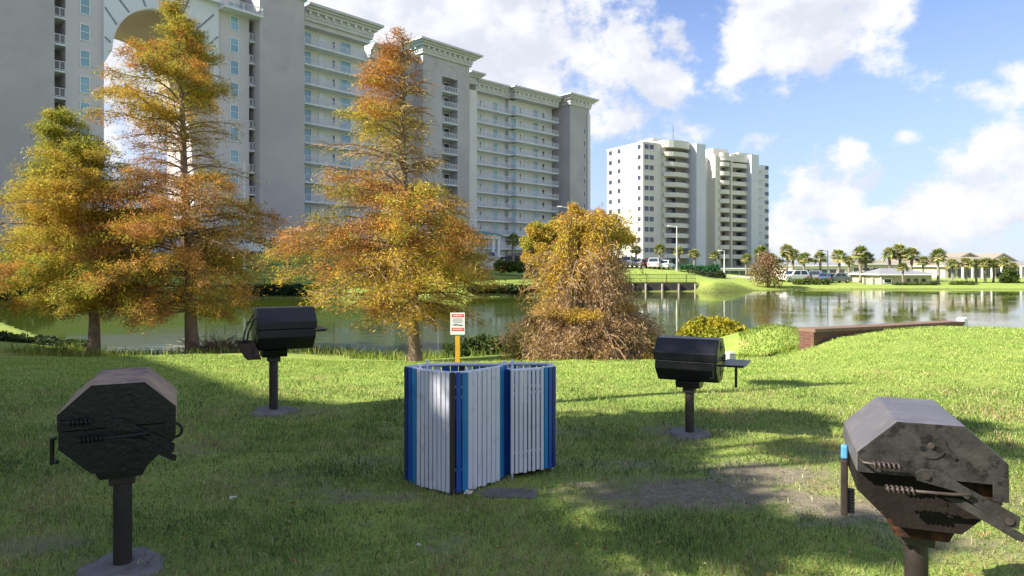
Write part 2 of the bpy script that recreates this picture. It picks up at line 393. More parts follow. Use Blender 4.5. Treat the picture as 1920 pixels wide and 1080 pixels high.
class Frame:
    """facade frame: a runs along the wall, b sticks out of it, z up (world coordinates)"""
    def __init__(s, p0, p1=None, D=None):
        s.o = Vector(p0)
        d = Vector(D) if D is not None else Vector(p1) - Vector(p0)
        s.len = d.length; s.D = d.normalized(); s.N = Vector((s.D.y, -s.D.x))
    def xy(s, a, b): v = s.o + s.D * a + s.N * b; return v.x, v.y
    def pt(s, a, b, z): v = s.o + s.D * a + s.N * b; return v.x, v.y, z
    def a(s, px, b=0.0):
        k = (px - 960) / F; ox = s.o.x + s.N.x * b; oy = s.o.y + s.N.y * b
        return (k * oy - ox) / (s.D.x - k * s.D.y)
    def d(s, px, b=0.0): return s.o.y + s.N.y * b + s.D.y * s.a(px, b)
    def box(s, mb, a0, a1, b0, b1, z0, z1, mi=0):
        q = [s.xy(a0, b0), s.xy(a0, b1), s.xy(a1, b1), s.xy(a1, b0)]
        mb.hexa([(*p, z0) for p in q] + [(*p, z1) for p in q], mi)

def window(fr, parent, a, z0, w, h, name='window', frame_m=None, glass_m=None, mull=True, b=0.0):
    """projecting frame with a pane set just behind it"""
    mb = MB(); t = .09
    fr.box(mb, a, a + w, b + .003, b + .03, z0, z0 + h, 1)
    fr.box(mb, a - t, a, b + .003, b + .10, z0 - t, z0 + h + t); fr.box(mb, a + w, a + w + t, b + .003, b + .10, z0 - t, z0 + h + t)
    fr.box(mb, a, a + w, b + .003, b + .10, z0 - t, z0); fr.box(mb, a, a + w, b + .003, b + .10, z0 + h, z0 + h + t)
    if mull: fr.box(mb, a, a + w, b + .031, b + .07, z0 + h * .52, z0 + h * .52 + .07)
    return mb.build(name, [frame_m or trim_white, glass_m or glass_blue], parent, True)

def balcony(fr, parent, a0, a1, b0, b1, z, ends=(True, True), slab_m=None, rail_m=None, step=.55, h=1.05):
    mb = MB(); fr.box(mb, a0, a1, b0, b1, z - .22, z)
    fr.box(mb, a0, a1, b1, b1 + .03, z - .16, z - .06)
    o = mb.build('balcony', slab_m or trim_white, parent, True)
    rb = MB()
    fr.box(rb, a0, a1, b1 - .10, b1 - .02, z + h - .07, z + h); fr.box(rb, a0, a1, b1 - .09, b1 - .03, z + .09, z + .15)
    n = max(2, int((a1 - a0) / step))
    for i in range(n + 1):
        a = a0 + .03 + (a1 - a0 - .06) * i / n
        fr.box(rb, a - .03, a + .03, b1 - .085, b1 - .035, z + .15, z + h - .07)
    # fine pickets between the posts
    k = max(2, int((a1 - a0) / .17))
    for i in range(k):
        a = a0 + (a1 - a0) * (i + .5) / k
        fr.box(rb, a - .016, a + .016, b1 - .075, b1 - .045, z + .15, z + h - .07)
    for e, aa in ((ends[0], a0), (ends[1], a1)):
        if e:
            s = 1 if aa == a0 else -1
            fr.box(rb, min(aa, aa + s * .06), max(aa, aa + s * .06), b0 + .03, b1 - .1, z + h - .07, z + h)
            m = max(2, int((b1 - b0) / .3))
            for i in range(m):
                bb = b0 + (b1 - b0 - .1) * (i + .5) / m
                fr.box(rb, min(aa, aa + s * .04), max(aa, aa + s * .04), bb - .02, bb + .02, z, z + h - .07)
    rb.build('railing', rail_m or rail_white, o, True)
    return o
rail_white = M('railing_paint', (.66, .67, .70), .5, .05, 1)

def cornice(fr, parent, a0, a1, z, b=0.0, depth=1.6, left=True, right=True, back=6.0, mat=None, scale=1.0, teal=True, brackets=True):
    """stepped, overhanging cornice on a wall top; returns along the sides where asked"""
    mb = MB()
    tiers = [(.25, -2.4, -1.9), (.35, -1.9, -1.1), (.75, -1.1, -.72), (1.05, -.72, -.40), (1.4, -.40, -.02)]
    for k, (o, z0, z1) in enumerate(tiers):
        o *= depth / 1.4
        al = a0 - (o if left else 0); ar = a1 + (o if right else 0)
        fr.box(mb, al, ar, b - back - (o if left and right else 0), b + o, z + z0 * scale, z + z1 * scale)
    c = mb.build('cornice', mat or trim_green, parent, True)
    if brackets:
        bb = MB(); n = max(2, int((a1 - a0) / 1.3)); o = depth / 1.4
        for i in range(n):
            a = a0 + (a1 - a0) * (i + .5) / n
            fr.box(bb, a - .16, a + .16, b + .36 * o, b + .68 * o, z - 1.5 * scale, z - 1.11 * scale)
        if left and depth > 1.61:
            for i in range(3): fr.box(bb, a0 - .68 * o, a0 - .36 * o, b - 1.0 - 1.3 * i - .32, b - 1.0 - 1.3 * i, z - 1.5 * scale, z - 1.11 * scale)
        bb.build('bracket_row', trim_white, c, True)
    if teal:
        tb = MB(); o = depth
        al = a0 - (o if left else 0); ar = a1 + (o if right else 0)
        q0 = [fr.xy(al, b + o), fr.xy(ar, b + o), fr.xy(ar, b - back), fr.xy(al, b - back)]
        q1 = [fr.xy(al + (1.8 if left else 0), b - .8), fr.xy(ar - (1.8 if right else 0), b - .8), fr.xy(ar - (1.8 if right else 0), b - back + 1), fr.xy(al + (1.8 if left else 0), b - back + 1)]
        tb.hexa([(*p, z - .02) for p in q0] + [(*p, z + .75 * scale) for p in q1])
        tb.build('roof', roof_teal, c, True)
    return c

# ------------------------------------------------------------------ the big condominium across the pond
FL = 3.0; Z0 = 2.5
cond = empty('condominium_building', (-30, 112, 2.3), 0, 'long grey stucco condominium with giant arched portal, stacked balconies and green cornices across the pond', 'building')
S1 = Frame((-50.7, 76.5), (-35.6, 94.0)); a1 = S1.a
S2a = Frame((-31.3, 104.0), D=(.67, .742)); S2b = Frame((-26.3, 121.0), D=(.67, .742))
T2 = Frame((-16.7, 128.0), D=(.68, .733)); S3 = Frame((-7.8, 145.0), D=(.725, .689)); T3 = Frame((13.66, 160.5), D=(.72, .694))
TOP = 41.0
def wall_box(fr, a0, a1_, b0, b1, z0, z1, mat=stucco, name='wall'):
    mb = MB(); fr.box(mb, a0, a1_, b0, b1, z0, z1); return mb.build(name, mat, cond, True)
# segment 1: blank end wall, recessed balconies, window wall, arch, window wall, balconies, tower
BK = -16
wall_box(S1, -42, a1(102, 1.0), BK, 1.0, 1.5, TOP + 3, stucco_dark)
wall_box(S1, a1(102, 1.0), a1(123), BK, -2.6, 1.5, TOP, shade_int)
wall_box(S1, a1(123), a1(195), BK, 0, 1.5, TOP)
wall_box(S1, a1(410), a1(467), BK, 0, 1.5, TOP - 4.5)
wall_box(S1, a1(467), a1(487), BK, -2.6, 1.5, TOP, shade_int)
wall_box(S1, a1(487, 1.4), a1(571, 1.4), BK, 1.4, 1.5, TOP - .4, stucco_dark)
wall_box(S1, a1(410), a1(467), BK, -2.6, TOP - 4.5, TOP, stucco_pale)
wall_box(S1, a1(195), a1(410), BK, 0, 1.5, 7.0)
# arch: lintel block with a vaulted underside running through the building
aL, aR = a1(211, .4), a1(394, .4); ac = (aL + aR) / 2; ar = (aR - aL) / 2; zs, rz = 27.0, 6.3; ztop = 36.6
mb = MB(); n = 28; aO, bO = a1(195, .4), a1(410, .4)
cur = [(ac - ar * math.cos(math.pi * i / n), zs + rz * math.sin(math.pi * i / n)) for i in range(n + 1)]
def lint(mb, b0, b1, prof, a_out0, a_out1, zt, zb):
    pl = [(a_out0, zb)] + prof + [(a_out1, zb)]
    for i in range(len(pl) - 1):
        (p, zp), (q, zq) = pl[i], pl[i + 1]
        if abs(q - p) < 1e-6: continue
        Q = lambda a, b, z: S1.pt(a, b, z)
        mb.hexa([Q(p, b0, zp), Q(p, b1, zp), Q(q, b1, zq), Q(q, b0, zq), Q(p, b0, zt), Q(p, b1, zt), Q(q, b1, zt), Q(q, b0, zt)])
lint(mb, -.6, .4, cur, aO, bO, ztop, 25.2)
mb.build('arch_panel', M('arch_stucco', (.68, .70, .72), .85, .04, .3), cond, True)
mb = MB(); lint(mb, BK, -.62, cur, a1(195), a1(410), ztop + .4, zs)
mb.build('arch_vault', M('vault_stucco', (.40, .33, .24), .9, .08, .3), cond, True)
mb = MB()
for i, t in enumerate(np.linspace(.04, .96, 9)):     # thin radiating joints on the arch panel
    th = math.pi * t; dx, dz = -math.cos(th), math.sin(th)
    p0 = (ac + dx * (ar + .25), zs + dz * (rz + .25)); k = 3.1 + .9 * abs(dx)
    p1 = (min(max(ac + dx * (ar + k), aO + .1), bO - .1), min(zs + dz * (rz + k), ztop - .2))
    sx, sz = -dz * .09, dx * .09
    q = [(p0[0] - sx, p0[1] - sz), (p0[0] + sx, p0[1] + sz), (p1[0] + sx, p1[1] + sz), (p1[0] - sx, p1[1] - sz)]
    mb.hexa([S1.pt(a, .403, z) for a, z in q] + [S1.pt(a, .46, z) for a, z in q])
mb.build('arch_joint', M('arch_joint_paint', (.20, .23, .27), .8, .1, 1), cond, True)
wall_box(S1, a1(195), a1(410), BK, -.3, ztop + .41, TOP, stucco_pale)
mb = MB(); S1.box(mb, a1(352), a1(421, 1.2), -.3, 1.2, 36.0, 37.2); S1.box(mb, a1(352), a1(356), -.3, 1.0, 37.2, TOP); mb.build('arch_ledge', trim_white, cond, True)
balcony(S1, cond, a1(421, 2.0), a1(494, 2.0), -2.5, 2.0, Z0 + FL * 11 + .1, step=1.2)
window(S1, cond, a1(430, -2.5), Z0 + FL * 11 + .3, 2.0, 2.2, b=-2.6)
for k in range(0, 11):
    z = Z0 + FL * k
    window(S1, cond, a1(151), z + 1.0, a1(167) - a1(151), 1.75)
    if k < 11: window(S1, cond, a1(432), z + .9, a1(446) - a1(432), 1.75)
for k in range(1, 12):
    z = Z0 + FL * k
    balcony(S1, cond, a1(102.5, 0.3), a1(123) - .01, -2.55, .12, z, (False, False), step=.5)
    if k < 11: balcony(S1, cond, a1(467) + .01, a1(487, .1), -2.55, .12, z, (False, False), step=.5)
cornice(S1, cond, a1(487, 1.4), a1(571, 1.4), TOP + 1.2, 1.4, 1.7, True, True, back=14)
# segment 2: wing with long galleries, stepping back before the middle tower
def wing(fr, pa, pb, bw, bays, rng_k, recess=1.9, top=TOP, wall_m=stucco_pale, rooms=((.08, .2, 'g'), (.38, .06, 'd'), (.62, .16, 'g')), thick=14):
    A, B = fr.a(pa), fr.a(pb)
    wall_box(fr, A, B, -thick, -recess, 1.2, top, wall_m)
    for k in rng_k:
        z = Z0 + FL * k
        if k > 0: balcony(fr, cond, A + .02, B - .02, -recess + .01, 0, z, (False, True), step=1.4)
        w = B - A
        for (p, q, kind) in rooms:
            if kind == 'g': window(fr, cond, A + w * p, z + .25, w * q, 2.15, 'sliding_door', b=-recess, mull=False)
            elif kind == 'd': window(fr, cond, A + w * p, z + .2, w * q, 2.2, 'door', glass_m=door_white, b=-recess, mull=False)
            else: window(fr, cond, A + w * p, z + 1.0, w * q, 1.1, 'window', glass_m=glass_dark, b=-recess, mull=False)
    return A, B
A, B = wing(S2a, 571, 696, 0, 1, range(0, 12), rooms=((.05, .13, 'g'), (.30, .09, 'd'), (.50, .03, 'w'), (.62, .15, 'g')))
wall_box(S2a, A - 4, A, -14, -1.0, 1.2, TOP, stucco_dark)
mb = MB(); S2a.box(mb, A, B, -1.9, -.3, TOP - 2.6, TOP - 1.9); mb.build('soffit', trim_green, cond, True)
cornice(S2a, cond, A, B, TOP + .5, -.2, 1.6, False, True, back=13)
A, B = wing(S2b, 676, 786, 0, 1, range(0, 11), rooms=((.18, .1, 'g'), (.4, .07, 'd'), (.66, .12, 'g')))
cornice(S2b, cond, A + 2, B, TOP + .4, -.2, 1.6, False, False, back=13)
mb = MB(); S2b.box(mb, B - 3.2, B, -1.9, .1, 1.2, TOP - 2); mb.build('pier', stucco_dark, cond, True)
# the middle tower with its stack of small balconies
aa, ab = T2.a(793), T2.a(880); op0, op1 = T2.a(829), T2.a(858)
wall_box(T2, aa, op0, -13, 0, 1.2, TOP + 1.2, stucco_dark); wall_box(T2, op1, ab, -13, 0, 1.2, TOP + 1.2, stucco_dark)
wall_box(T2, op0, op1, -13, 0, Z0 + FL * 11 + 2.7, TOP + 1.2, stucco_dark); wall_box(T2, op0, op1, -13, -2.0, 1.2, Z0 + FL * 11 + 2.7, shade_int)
for k in range(2, 12):
    z = Z0 + FL * k
    balcony(T2, cond, op0 + .01, op1 - .01, -1.99, .06, z, (False, False), step=.6)
    window(T2, cond, op0 + .5, z + .15, 1.1, 2.1, 'door', glass_m=glass_blue, b=-2.0, mull=False)
    window(T2, cond, op0 + 2.1, z + .15, 1.4, 2.1, 'sliding_door', glass_m=glass_dark, b=-2.0, mull=False)
cornice(T2, cond, aa, ab, TOP + 2.9, 0, 2.0, True, True, back=13)
mb = MB(); zc = Z0 + FL * 11 + 3.0; am = (op0 + op1) / 2; hw = (op1 - op0) / 2 + .3
arcp = [(am - hw * math.cos(math.pi * i / 12), zc + 2.1 * math.sin(math.pi * i / 12)) for i in range(13)]
mb.tube([T2.pt(a, .06, z) for a, z in arcp], .09, 6); mb.build('blind_arch', stucco, cond, True)
# segment 3: the far wing, two bays of galleries
wall_box(S3, S3.a(878), S3.a(892), -14, .4, 1.2, TOP - 2.2, stucco_pale)
cornice(S3, cond, S3.a(878) - .5, S3.a(892), TOP + 1.5, .2, 1.5, False, True, back=12, teal=False, brackets=False)
rm = ((.05, .10, 'g'), (.24, .025, 'w'), (.36, .06, 'd'), (.56, .10, 'g'), (.76, .07, 'd'), (.87, .03, 'w'))
A1, B1 = wing(S3, 892, 968, 0, 1, range(0, 12), rooms=rm)
S3b = Frame(S3.xy(S3.a(968), 1.3), D=(.725, .689))
A2, B2 = wing(S3b, 967.5, 1048, 0, 1, range(0, 12), rooms=rm[:4] + ((.76, .05, 'w'),), recess=2.3)
cornice(S3, cond, A1, B1, TOP + .4, -.3, 1.5, False, False, back=12)
cornice(S3b, cond, A2, B2, TOP + .4, -.3, 1.5, True, False, back=12)
# the end tower
aa, ab = T3.a(1069), T3.a(1105)
wall_box(T3, aa, ab, -9, 0, 1.2, TOP - 1.0, stucco_dark)
cornice(T3, cond, aa, ab, TOP + 1.0, 0, 1.7, True, True, back=9)
for k in range(2, 11): window(T3, cond, T3.a(1094.5), Z0 + FL * k + .9, .55, 1.3, glass_m=glass_dark, mull=False)
mb = MB(); T3.box(mb, T3.a(1100.5), ab - .02, 0.003, .35, 1.2, TOP - 2.6); mb.build('pier', stucco_pale, cond, True)

# porte-cochere in front of the far wing
pc = empty('entrance_canopy', (-8.3, 128, gz(-8.3, 128)), 0, 'white columned entrance canopy with teal metal roof at the foot of the long condominium', 'canopy')
FC = Frame(P(878, 126)[:2], D=(.80, .60)); zg = gz(-8, 126)
w = FC.a(939)
mb = MB(); FC.box(mb, 0, w, -6, 0, zat(447, 127), zat(441, 127)); FC.box(mb, -.25, w + .25, -6.25, .25, zat(441, 127), zat(439.5, 127)); mb.build('fascia', trim_white, pc, True)
mb = MB()
q0 = [FC.xy(-.5, .5), FC.xy(w + .5, .5), FC.xy(w + .5, -6.5), FC.xy(-.5, -6.5)]; q1 = [FC.xy(w * .3, -2.6), FC.xy(w * .7, -2.6), FC.xy(w * .7, -3.4), FC.xy(w * .3, -3.4)]
mb.hexa([(*p, zat(439.4, 127)) for p in q0] + [(*p, zat(431, 127)) for p in q1]); mb.build('roof', roof_teal, pc, True)
for a in (.35, w * .22, w * .78, w - .35):
    for b in (-.4, -5.6):
        mb = MB(); FC.box(mb, a - .3, a + .3, b - .3, b + .3, zg - .3, zat(447, 127) - .003); FC.box(mb, a - .4, a + .4, b - .4, b + .4, zg - .3, zg + .5)
        mb.build('column', trim_white, pc, True)

# ------------------------------------------------------------------ the white twin towers beyond
white_wall = M('white_render', (.68, .645, .58), .85, .03, .2)
tower_int = M('shaded_tower_recess', (.50, .45, .41), .9, .08, .4)  # tower recess walls, their shade put into a darker colour
white_dim = M('shaded_white_render', (.60, .62, .68), .85, .04, .2)  # the white render with bluish shade put into its colour
twin = empty('apartment_tower', (40, 195, 1.2), 0, 'bright white stepped apartment tower with rounded balconies standing alone beyond the pond', 'tower')
LFc = Frame((27.3, 196), (35.1, 183)); RF = Frame((35.1, 183), D=(.86, .51))
def tw(fr, a0, a1_, b0, b1, z0, z1, mat=white_wall, name='wall'):
    mb = MB(); fr.box(mb, a0, a1_, b0, b1, z0, z1); return mb.build(name, mat, twin, True)
r = RF.a; zA = 34.6
tw(RF, 0, r(1245), -15.2, 0, .3, zA); tw(RF, -.12, r(1246), -15.3, .12, zA + .003, zA + .5)
HF = 2.78; zb = 1.6
for k in range(12):
    z = zb + HF * k
    for (px, wd) in ((1145, 1.5), (1161, 1.4), (1199, 1.2)):
        window(LFc, twin, LFc.a(px) - wd / 2, z + 1.0, wd, 1.25, glass_m=glass_dark, mull=False)
    for (px, wd) in ((1208, 1.5), (1217.5, 1.5)):
        window(RF, twin, r(px), z + 1.0, wd, 1.25, glass_m=glass_dark, mull=False)
# rounded balcony stack
s0, s1 = r(1245, 1), r(1293, 1)
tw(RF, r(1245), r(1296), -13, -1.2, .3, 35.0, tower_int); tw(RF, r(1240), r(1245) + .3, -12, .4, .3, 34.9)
def curved(fr, a0, a1_, b0, bulge, n=8):
    pts = []
    for i in range(n + 1):
        t = i / n; pts.append(fr.xy(a0 + (a1_ - a0) * t, b0 + bulge * (1 - abs(2 * t - 1) ** 2.6)))
    return pts
def round_balcony(fr, parent, a0, a1_, bback, b0, bulge, z, par=1.0, mat=white_wall):
    out = curved(fr, a0, a1_, b0, bulge); back = [fr.xy(a1_, bback), fr.xy(a0, bback)]
    mb = MB(); mb.prism((out + back)[::-1] if False else out + back, z - .25, z)
    inn = curved(fr, a0 + .15, a1_ - .15, b0 - .15, bulge)
    for i in range(len(out) - 1):
        mb.hexa([(*out[i], z), (*out[i + 1], z), (*inn[i + 1], z), (*inn[i], z), (*out[i], z + par), (*out[i + 1], z + par), (*inn[i + 1], z + par), (*inn[i], z + par)])
    return mb.build('balcony', mat, parent, True)
for k in range(1, 12):
    round_balcony(RF, twin, s0, s1, -1.2, .9, 1.5, zb + HF * k - .3, .95)
    for (p, q) in ((.06, .12), (.36, .30)):
        wq = s1 - s0; window(RF, twin, s0 + wq * p, zb + HF * (k - 1) + .4, wq * q, 1.9, 'sliding_door', glass_m=glass_dark, b=-1.2, mull=False)
mb = MB(); mb.prism(curved(RF, s0 - .2, s1 + .2, 1.0, 1.6) + [RF.xy(s1 + .2, -4), RF.xy(s0 - .2, -4)], zb + HF * 12 - 1.0, zb + HF * 12 + 1.0); mb.build('roof_band', white_wall, twin, True)
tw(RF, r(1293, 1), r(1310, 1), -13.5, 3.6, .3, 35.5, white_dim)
tw(RF, r(1224, -6), r(1249, -6), -12, -6, 35.1, zat(258, 192)); tw(RF, r(1275, -6), r(1298, -6), -12, -6, 34.9, zat(264, 195))
mb = MB(); p = RF.xy(r(1262, -7), -7); mb.tube([(*p, 36), (*p, 42.4)], .06, 5); mb.build('antenna', dark_metal, twin, True)
# link block and the second tower
R2 = Frame(P(1350, 201)[:2], D=(.88, .475)); r2 = R2.a
tw(RF, r(1310, -5), r(1352, -5), -16, -5, .3, zat(293, 200), white_wall)
for k in range(12):
    z = zb + HF * k
    window(RF, twin, r(1314, -5), z + 1.0, 1.3, 1.25, glass_m=glass_dark, b=-5, mull=False)
    window(RF, twin, r(1328, -5), z + 1.0, 2.2, 1.25, glass_m=glass_dark, b=-5, mull=False)
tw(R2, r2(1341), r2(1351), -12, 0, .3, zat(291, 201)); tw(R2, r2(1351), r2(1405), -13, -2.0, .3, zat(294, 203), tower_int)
z2 = 1.4; H2 = 2.72
for k in range(1, 13):
    z = z2 + H2 * k
    round_balcony(R2, twin, r2(1350, .5), r2(1369.5, .5), -2.0, .2, .9, z, 1.0)
    round_balcony(R2, twin, r2(1372, .5), r2(1404, .5), -2.0, .2, .5, z, 1.0)
    if k < 12 or True:
        window(R2, twin, r2(1354, -2), z - H2 + .4, 1.6, 1.9, 'sliding_door', glass_m=glass_dark, b=-2.0, mull=False)
        window(R2, twin, r2(1380, -2), z - H2 + .4, 2.4, 1.9, 'sliding_door', glass_m=glass_dark, b=-2.0, mull=False)
tw(R2, r2(1369.6, .6), r2(1372, .6), -2, .9, .3, zat(296, 202))
mb = MB(); mb.prism(curved(R2, r2(1349), r2(1370.5), .3, .9) + [R2.xy(r2(1370.5), -3), R2.xy(r2(1349), -3)], zat(302, 202), zat(293, 202)); mb.prism(curved(R2, r2(1371), r2(1405), .3, .5) + [R2.xy(r2(1405), -3), R2.xy(r2(1371), -3)], zat(302, 202), zat(291, 202)); mb.build('roof_band', white_wall, twin, True)
tw(R2, r2(1404, 1), r2(1418, 1), -13.5, 2.0, .3, zat(288, 203), white_dim)
tw(R2, r2(1418, -4), r2(1441, -4), -14, -4.0, .3, zat(303, 208), white_dim)
for k in range(1, 12):
    z = z2 + H2 * k; mb = MB(); R2.box(mb, r2(1418, -2.5), r2(1430, -2.5), -3.99, -2.0, z - .2, z + .9); mb.build('balcony', white_dim, twin, True)
    window(R2, twin, r2(1434, -4), z + .8, 1.6, 1.2, glass_m=glass_dark, b=-4.0, mull=False)
tw(R2, r2(1337, -5), r2(1365, -5), -12, -5, zat(293, 205), zat(276, 205)); tw(R2, r2(1385, -5), r2(1412, -5), -12, -5, zat(291, 206), zat(280, 206))

# ------------------------------------------------------------------ low buildings on the far right shore
beige = M('beige_siding', (.40, .36, .30), .85, .06, .4); beige2 = M('cream_siding', (.46, .42, .36), .85, .05, .4)
roof_grey = M('grey_shingle', (.24, .25, .265), .9, .12, 2.0); roof_tan = M('tan_shingle', (.27, .23, .18), .9, .12, 2.0)
def front_gable(label, px0, px1, d, yb, ye, yr, depth):
    x0, x1 = (px0 - 960) / F * d, (px1 - 960) / F * d; zb_, ze, zr = zat(yb, d), zat(ye, d), zat(yr, d); xm = (x0 + x1) / 2
    o = empty('row_house', (xm, d, zb_), 0, label, 'house')
    mb = MB(); mb.prism_y([(x0, zb_ - 1), (x1, zb_ - 1), (x1, ze), (xm, zr - .12), (x0, ze)], d, d + depth); mb.build('wall', beige2, o, True)
    mb = MB(); e = .5; t = .22
    for s in (-1, 1):
        xe = xm + s * ((x1 - x0) / 2 + e); sl = (zr - ze) / ((x1 - x0) / 2); q = [(xm, zr - .1), (xe, ze - e * sl - .1), (xe, ze - e * sl + t), (xm, zr + t)]
        mb.prism_y(q if s > 0 else q[::-1], d - e, d + depth + e)
    mb.build('roof', roof_tan, o, True)
    mb = MB(); mb.box(xm - 1.2, xm + 1.2, d - .06, d - .004, ze - 1.6, ze - .2); mb.build('window', glass_dark, o, True)
    return o
def house(name, label, px0, px1, d, yb, ye, yr, depth, wm, rm_, openings=(), hip=.35, eave=.5, cat='house', group=None, ang=0.0, gable=False):
    """long low house with walls, a hip or gable roof and openings; px / image rows give its place and size"""
    x0, x1 = (px0 - 960) / F * d, (px1 - 960) / F * d
    zb_, ze, zr = zat(yb, d), zat(ye, d), zat(yr, d)
    cx = (x0 + x1) / 2; base = min(zb_, gz(cx, d + 1)) - .3
    o = empty(name, (cx, d, base), 0, label, cat, group)
    fr = Frame((x0, d), D=(math.cos(ang), math.sin(ang))); w = (x1 - x0) / math.cos(ang)
    mb = MB(); fr.box(mb, 0, w, -depth, 0, base, ze); mb.build('wall', wm, o, True)
    e = eave; mb = MB()
    fr.box(mb, -e, w + e, -depth - e, e, ze + .003, ze + .18, 1)
    q0 = [fr.xy(-e, e), fr.xy(w + e, e), fr.xy(w + e, -depth - e), fr.xy(-e, -depth - e)]
    hx = w * hip if not gable else -e; m = -depth / 2
    q1 = [fr.xy(hx, m + .3), fr.xy(w - hx, m + .3), fr.xy(w - hx, m - .3), fr.xy(hx, m - .3)]
    mb.hexa([(*p, ze + .183) for p in q0] + [(*p, zr) for p in q1]); mb.build('roof', [rm_, trim_white], o, True)
    for (k, p, ww, y0, y1) in openings:
        a = w * p; zz0, zz1 = zat(y0, d), zat(y1, d); mb = MB()
        if k == 'arch':
            n = 8; pl = [(a, zz0), (a + ww, zz0)] + [(a + ww / 2 + ww / 2 * math.cos(math.pi * i / n), zz1 + ww / 2 * math.sin(math.pi * i / n)) for i in range(n + 1)]
            q = [fr.pt(x, .004, z) for x, z in pl]; q2 = [fr.pt(x, .05, z) for x, z in pl]; m_ = len(q)
            mb.add(q + q2, [tuple(range(m_ - 1, -1, -1)), tuple(range(m_, 2 * m_))] + [(i, (i + 1) % m_, m_ + (i + 1) % m_, m_ + i) for i in range(m_)])
            mb.build('window', glass_dark, o, True)
        elif k == 'col':
            fr.box(mb, a, a + ww, 1.5, 1.5 + ww, base, ze - .003); mb.build('column', trim_white, o, True)
        elif k == 'porch':
            fr.box(mb, a, a + ww, .004, .06, zz0, zz1); mb.build('porch_opening', glass_dark, o, True)
        else:
            window(fr, o, a, zz0, ww, zz1 - zz0, glass_m=glass_dark, mull=False)
    return o
house('cabin', 'low beige lakeside pavilion with grey hip roof and dark arched windows at the water', 1652, 1747, 100, 535, 516, 503, 9, beige, roof_grey,
      [('w', .06, 1.0, 530, 523)] + [('arch', .50 + .15 * i + (.035 if j else 0), .32, 531, 524) for i in range(3) for j in range(2)], .3, .6, 'pavilion')
mb = MB(); o = empty('privacy_fence', (P(1633, 99)[0], 99, gz(P(1633, 99)[0], 99)), 0, 'short bright white solid fence beside the beige lakeside pavilion', 'fence')
xa, xb = P(1618, 99)[0], P(1651, 99)[0]
mb.box(xa, xb, 98.95, 99.05, -1.4, zat(521, 99)); mb.build('panel', white_wall, o, True)
for x in (xa, (xa + xb) / 2, xb):
    mb = MB(); mb.box(x - .08, x + .08, 98.85, 98.947, -1.4, zat(520, 99)); mb.build('post', white_wall, o, True)
house('row_house', 'wide tan-roofed house with arched white porch columns behind the row of palms', 1772, 1922, 128, 524, 500, 481, 12, beige2, roof_tan,
      [('porch', .04 + .12 * i, 1.2, 520, 504) for i in range(8)] + [('col', .02 + .12 * i, .25, 0, 0) for i in range(9)], .18, .7)
front_gable('larger of two tan gabled houses rising behind the porch house palms', 1782, 1850, 143, 520, 491, 475, 10)
front_gable('smaller of two tan gabled houses rising behind the porch house palms', 1852, 1906, 143, 520, 491, 476, 10)
house('row_house', 'pale flat house half hidden by palms just beyond the beige pavilion', 1590, 1690, 150, 520, 496, 487, 12, beige2, roof_tan, [('w', .1 + .18 * i, 1.4, 512, 502) for i in range(5)], .12, .6)
house('row_house', 'cream low house between the palm row and the tan-roofed porch house', 1690, 1775, 155, 520, 496, 485, 12, beige, roof_tan, [('w', .1 + .2 * i, 1.4, 512, 502) for i in range(4)], .2, .6)
house('row_house', 'long white single-storey block behind the parked cars on the far shore', 1486, 1590, 150, 520, 499, 491, 12, white_wall, roof_grey, [('w', .06 + .15 * i, 1.6, 514, 505) for i in range(6)], .08, .5)
house('row_house', 'white garage block with shadowed openings at the foot of the apartment tower', 1344, 1420, 165, 522, 504, 502, 14, white_dim, roof_grey, [('porch', .08 + .24 * i, 2.2, 519, 508) for i in range(4)], .05, .4)
house('row_house', 'distant grey-roofed house at the edge of the palm row, furthest along the shore', 1905, 1990, 135, 522, 503, 490, 12, beige, roof_grey, [('w', .1, 1.4, 514, 507)], .2, .6)

# low pale walls on the far bank
def bar_wall(name, label, pts, t, cat, mat, cap=None, capm=None):
    """a wall following points (x, y, z0, z1)"""
    o = empty(name, (pts[0][0], pts[0][1], pts[0][2]), 0, label, cat); tag(o, kind='thing')
    mb = MB(); cb = MB()
    for (p, q) in zip(pts[:-1], pts[1:]):
        d = Vector((q[0] - p[0], q[1] - p[1])).normalized(); n = Vector((d.y, -d.x)) * t / 2
        c = [(p[0] + n.x, p[1] + n.y), (q[0] + n.x, q[1] + n.y), (q[0] - n.x, q[1] - n.y), (p[0] - n.x, p[1] - n.y)]
        mb.hexa([(*c[0], p[2]), (*c[1], q[2]), (*c[2], q[2]), (*c[3], p[2]), (*c[0], p[3]), (*c[1], q[3]), (*c[2], q[3]), (*c[3], p[3])])
        if cap:
            n2 = n * 1.18; c = [(p[0] + n2.x, p[1] + n2.y), (q[0] + n2.x, q[1] + n2.y), (q[0] - n2.x, q[1] - n2.y), (p[0] - n2.x, p[1] - n2.y)]
            cb.hexa([(*c[i], (p, q, q, p)[i][3] + .003) for i in range(4)] + [(*c[i], (p, q, q, p)[i][3] + cap) for i in range(4)])
    mb.build('wall_body', mat, o, True)
    if cap: cb.build('coping', capm or mat, o, True)
    return o
def wp(px, d, y0, y1): return (*P(px, d)[:2], zat(y0, d), zat(y1, d))
bar_wall('retaining_wall', 'low pale retaining wall beside the clipped hedge below the entrance canopy', [wp(893, 92, 506, 488), wp(931, 96, 506, 488)], .3, 'wall', stucco_pale)
bar_wall('retaining_wall', 'low grey-white retaining wall on the grassy bank below the apartment tower', [wp(1362, 110, 530, 516), wp(1412, 108, 533, 519), wp(1440, 106, 535, 521)], .3, 'wall', concrete)

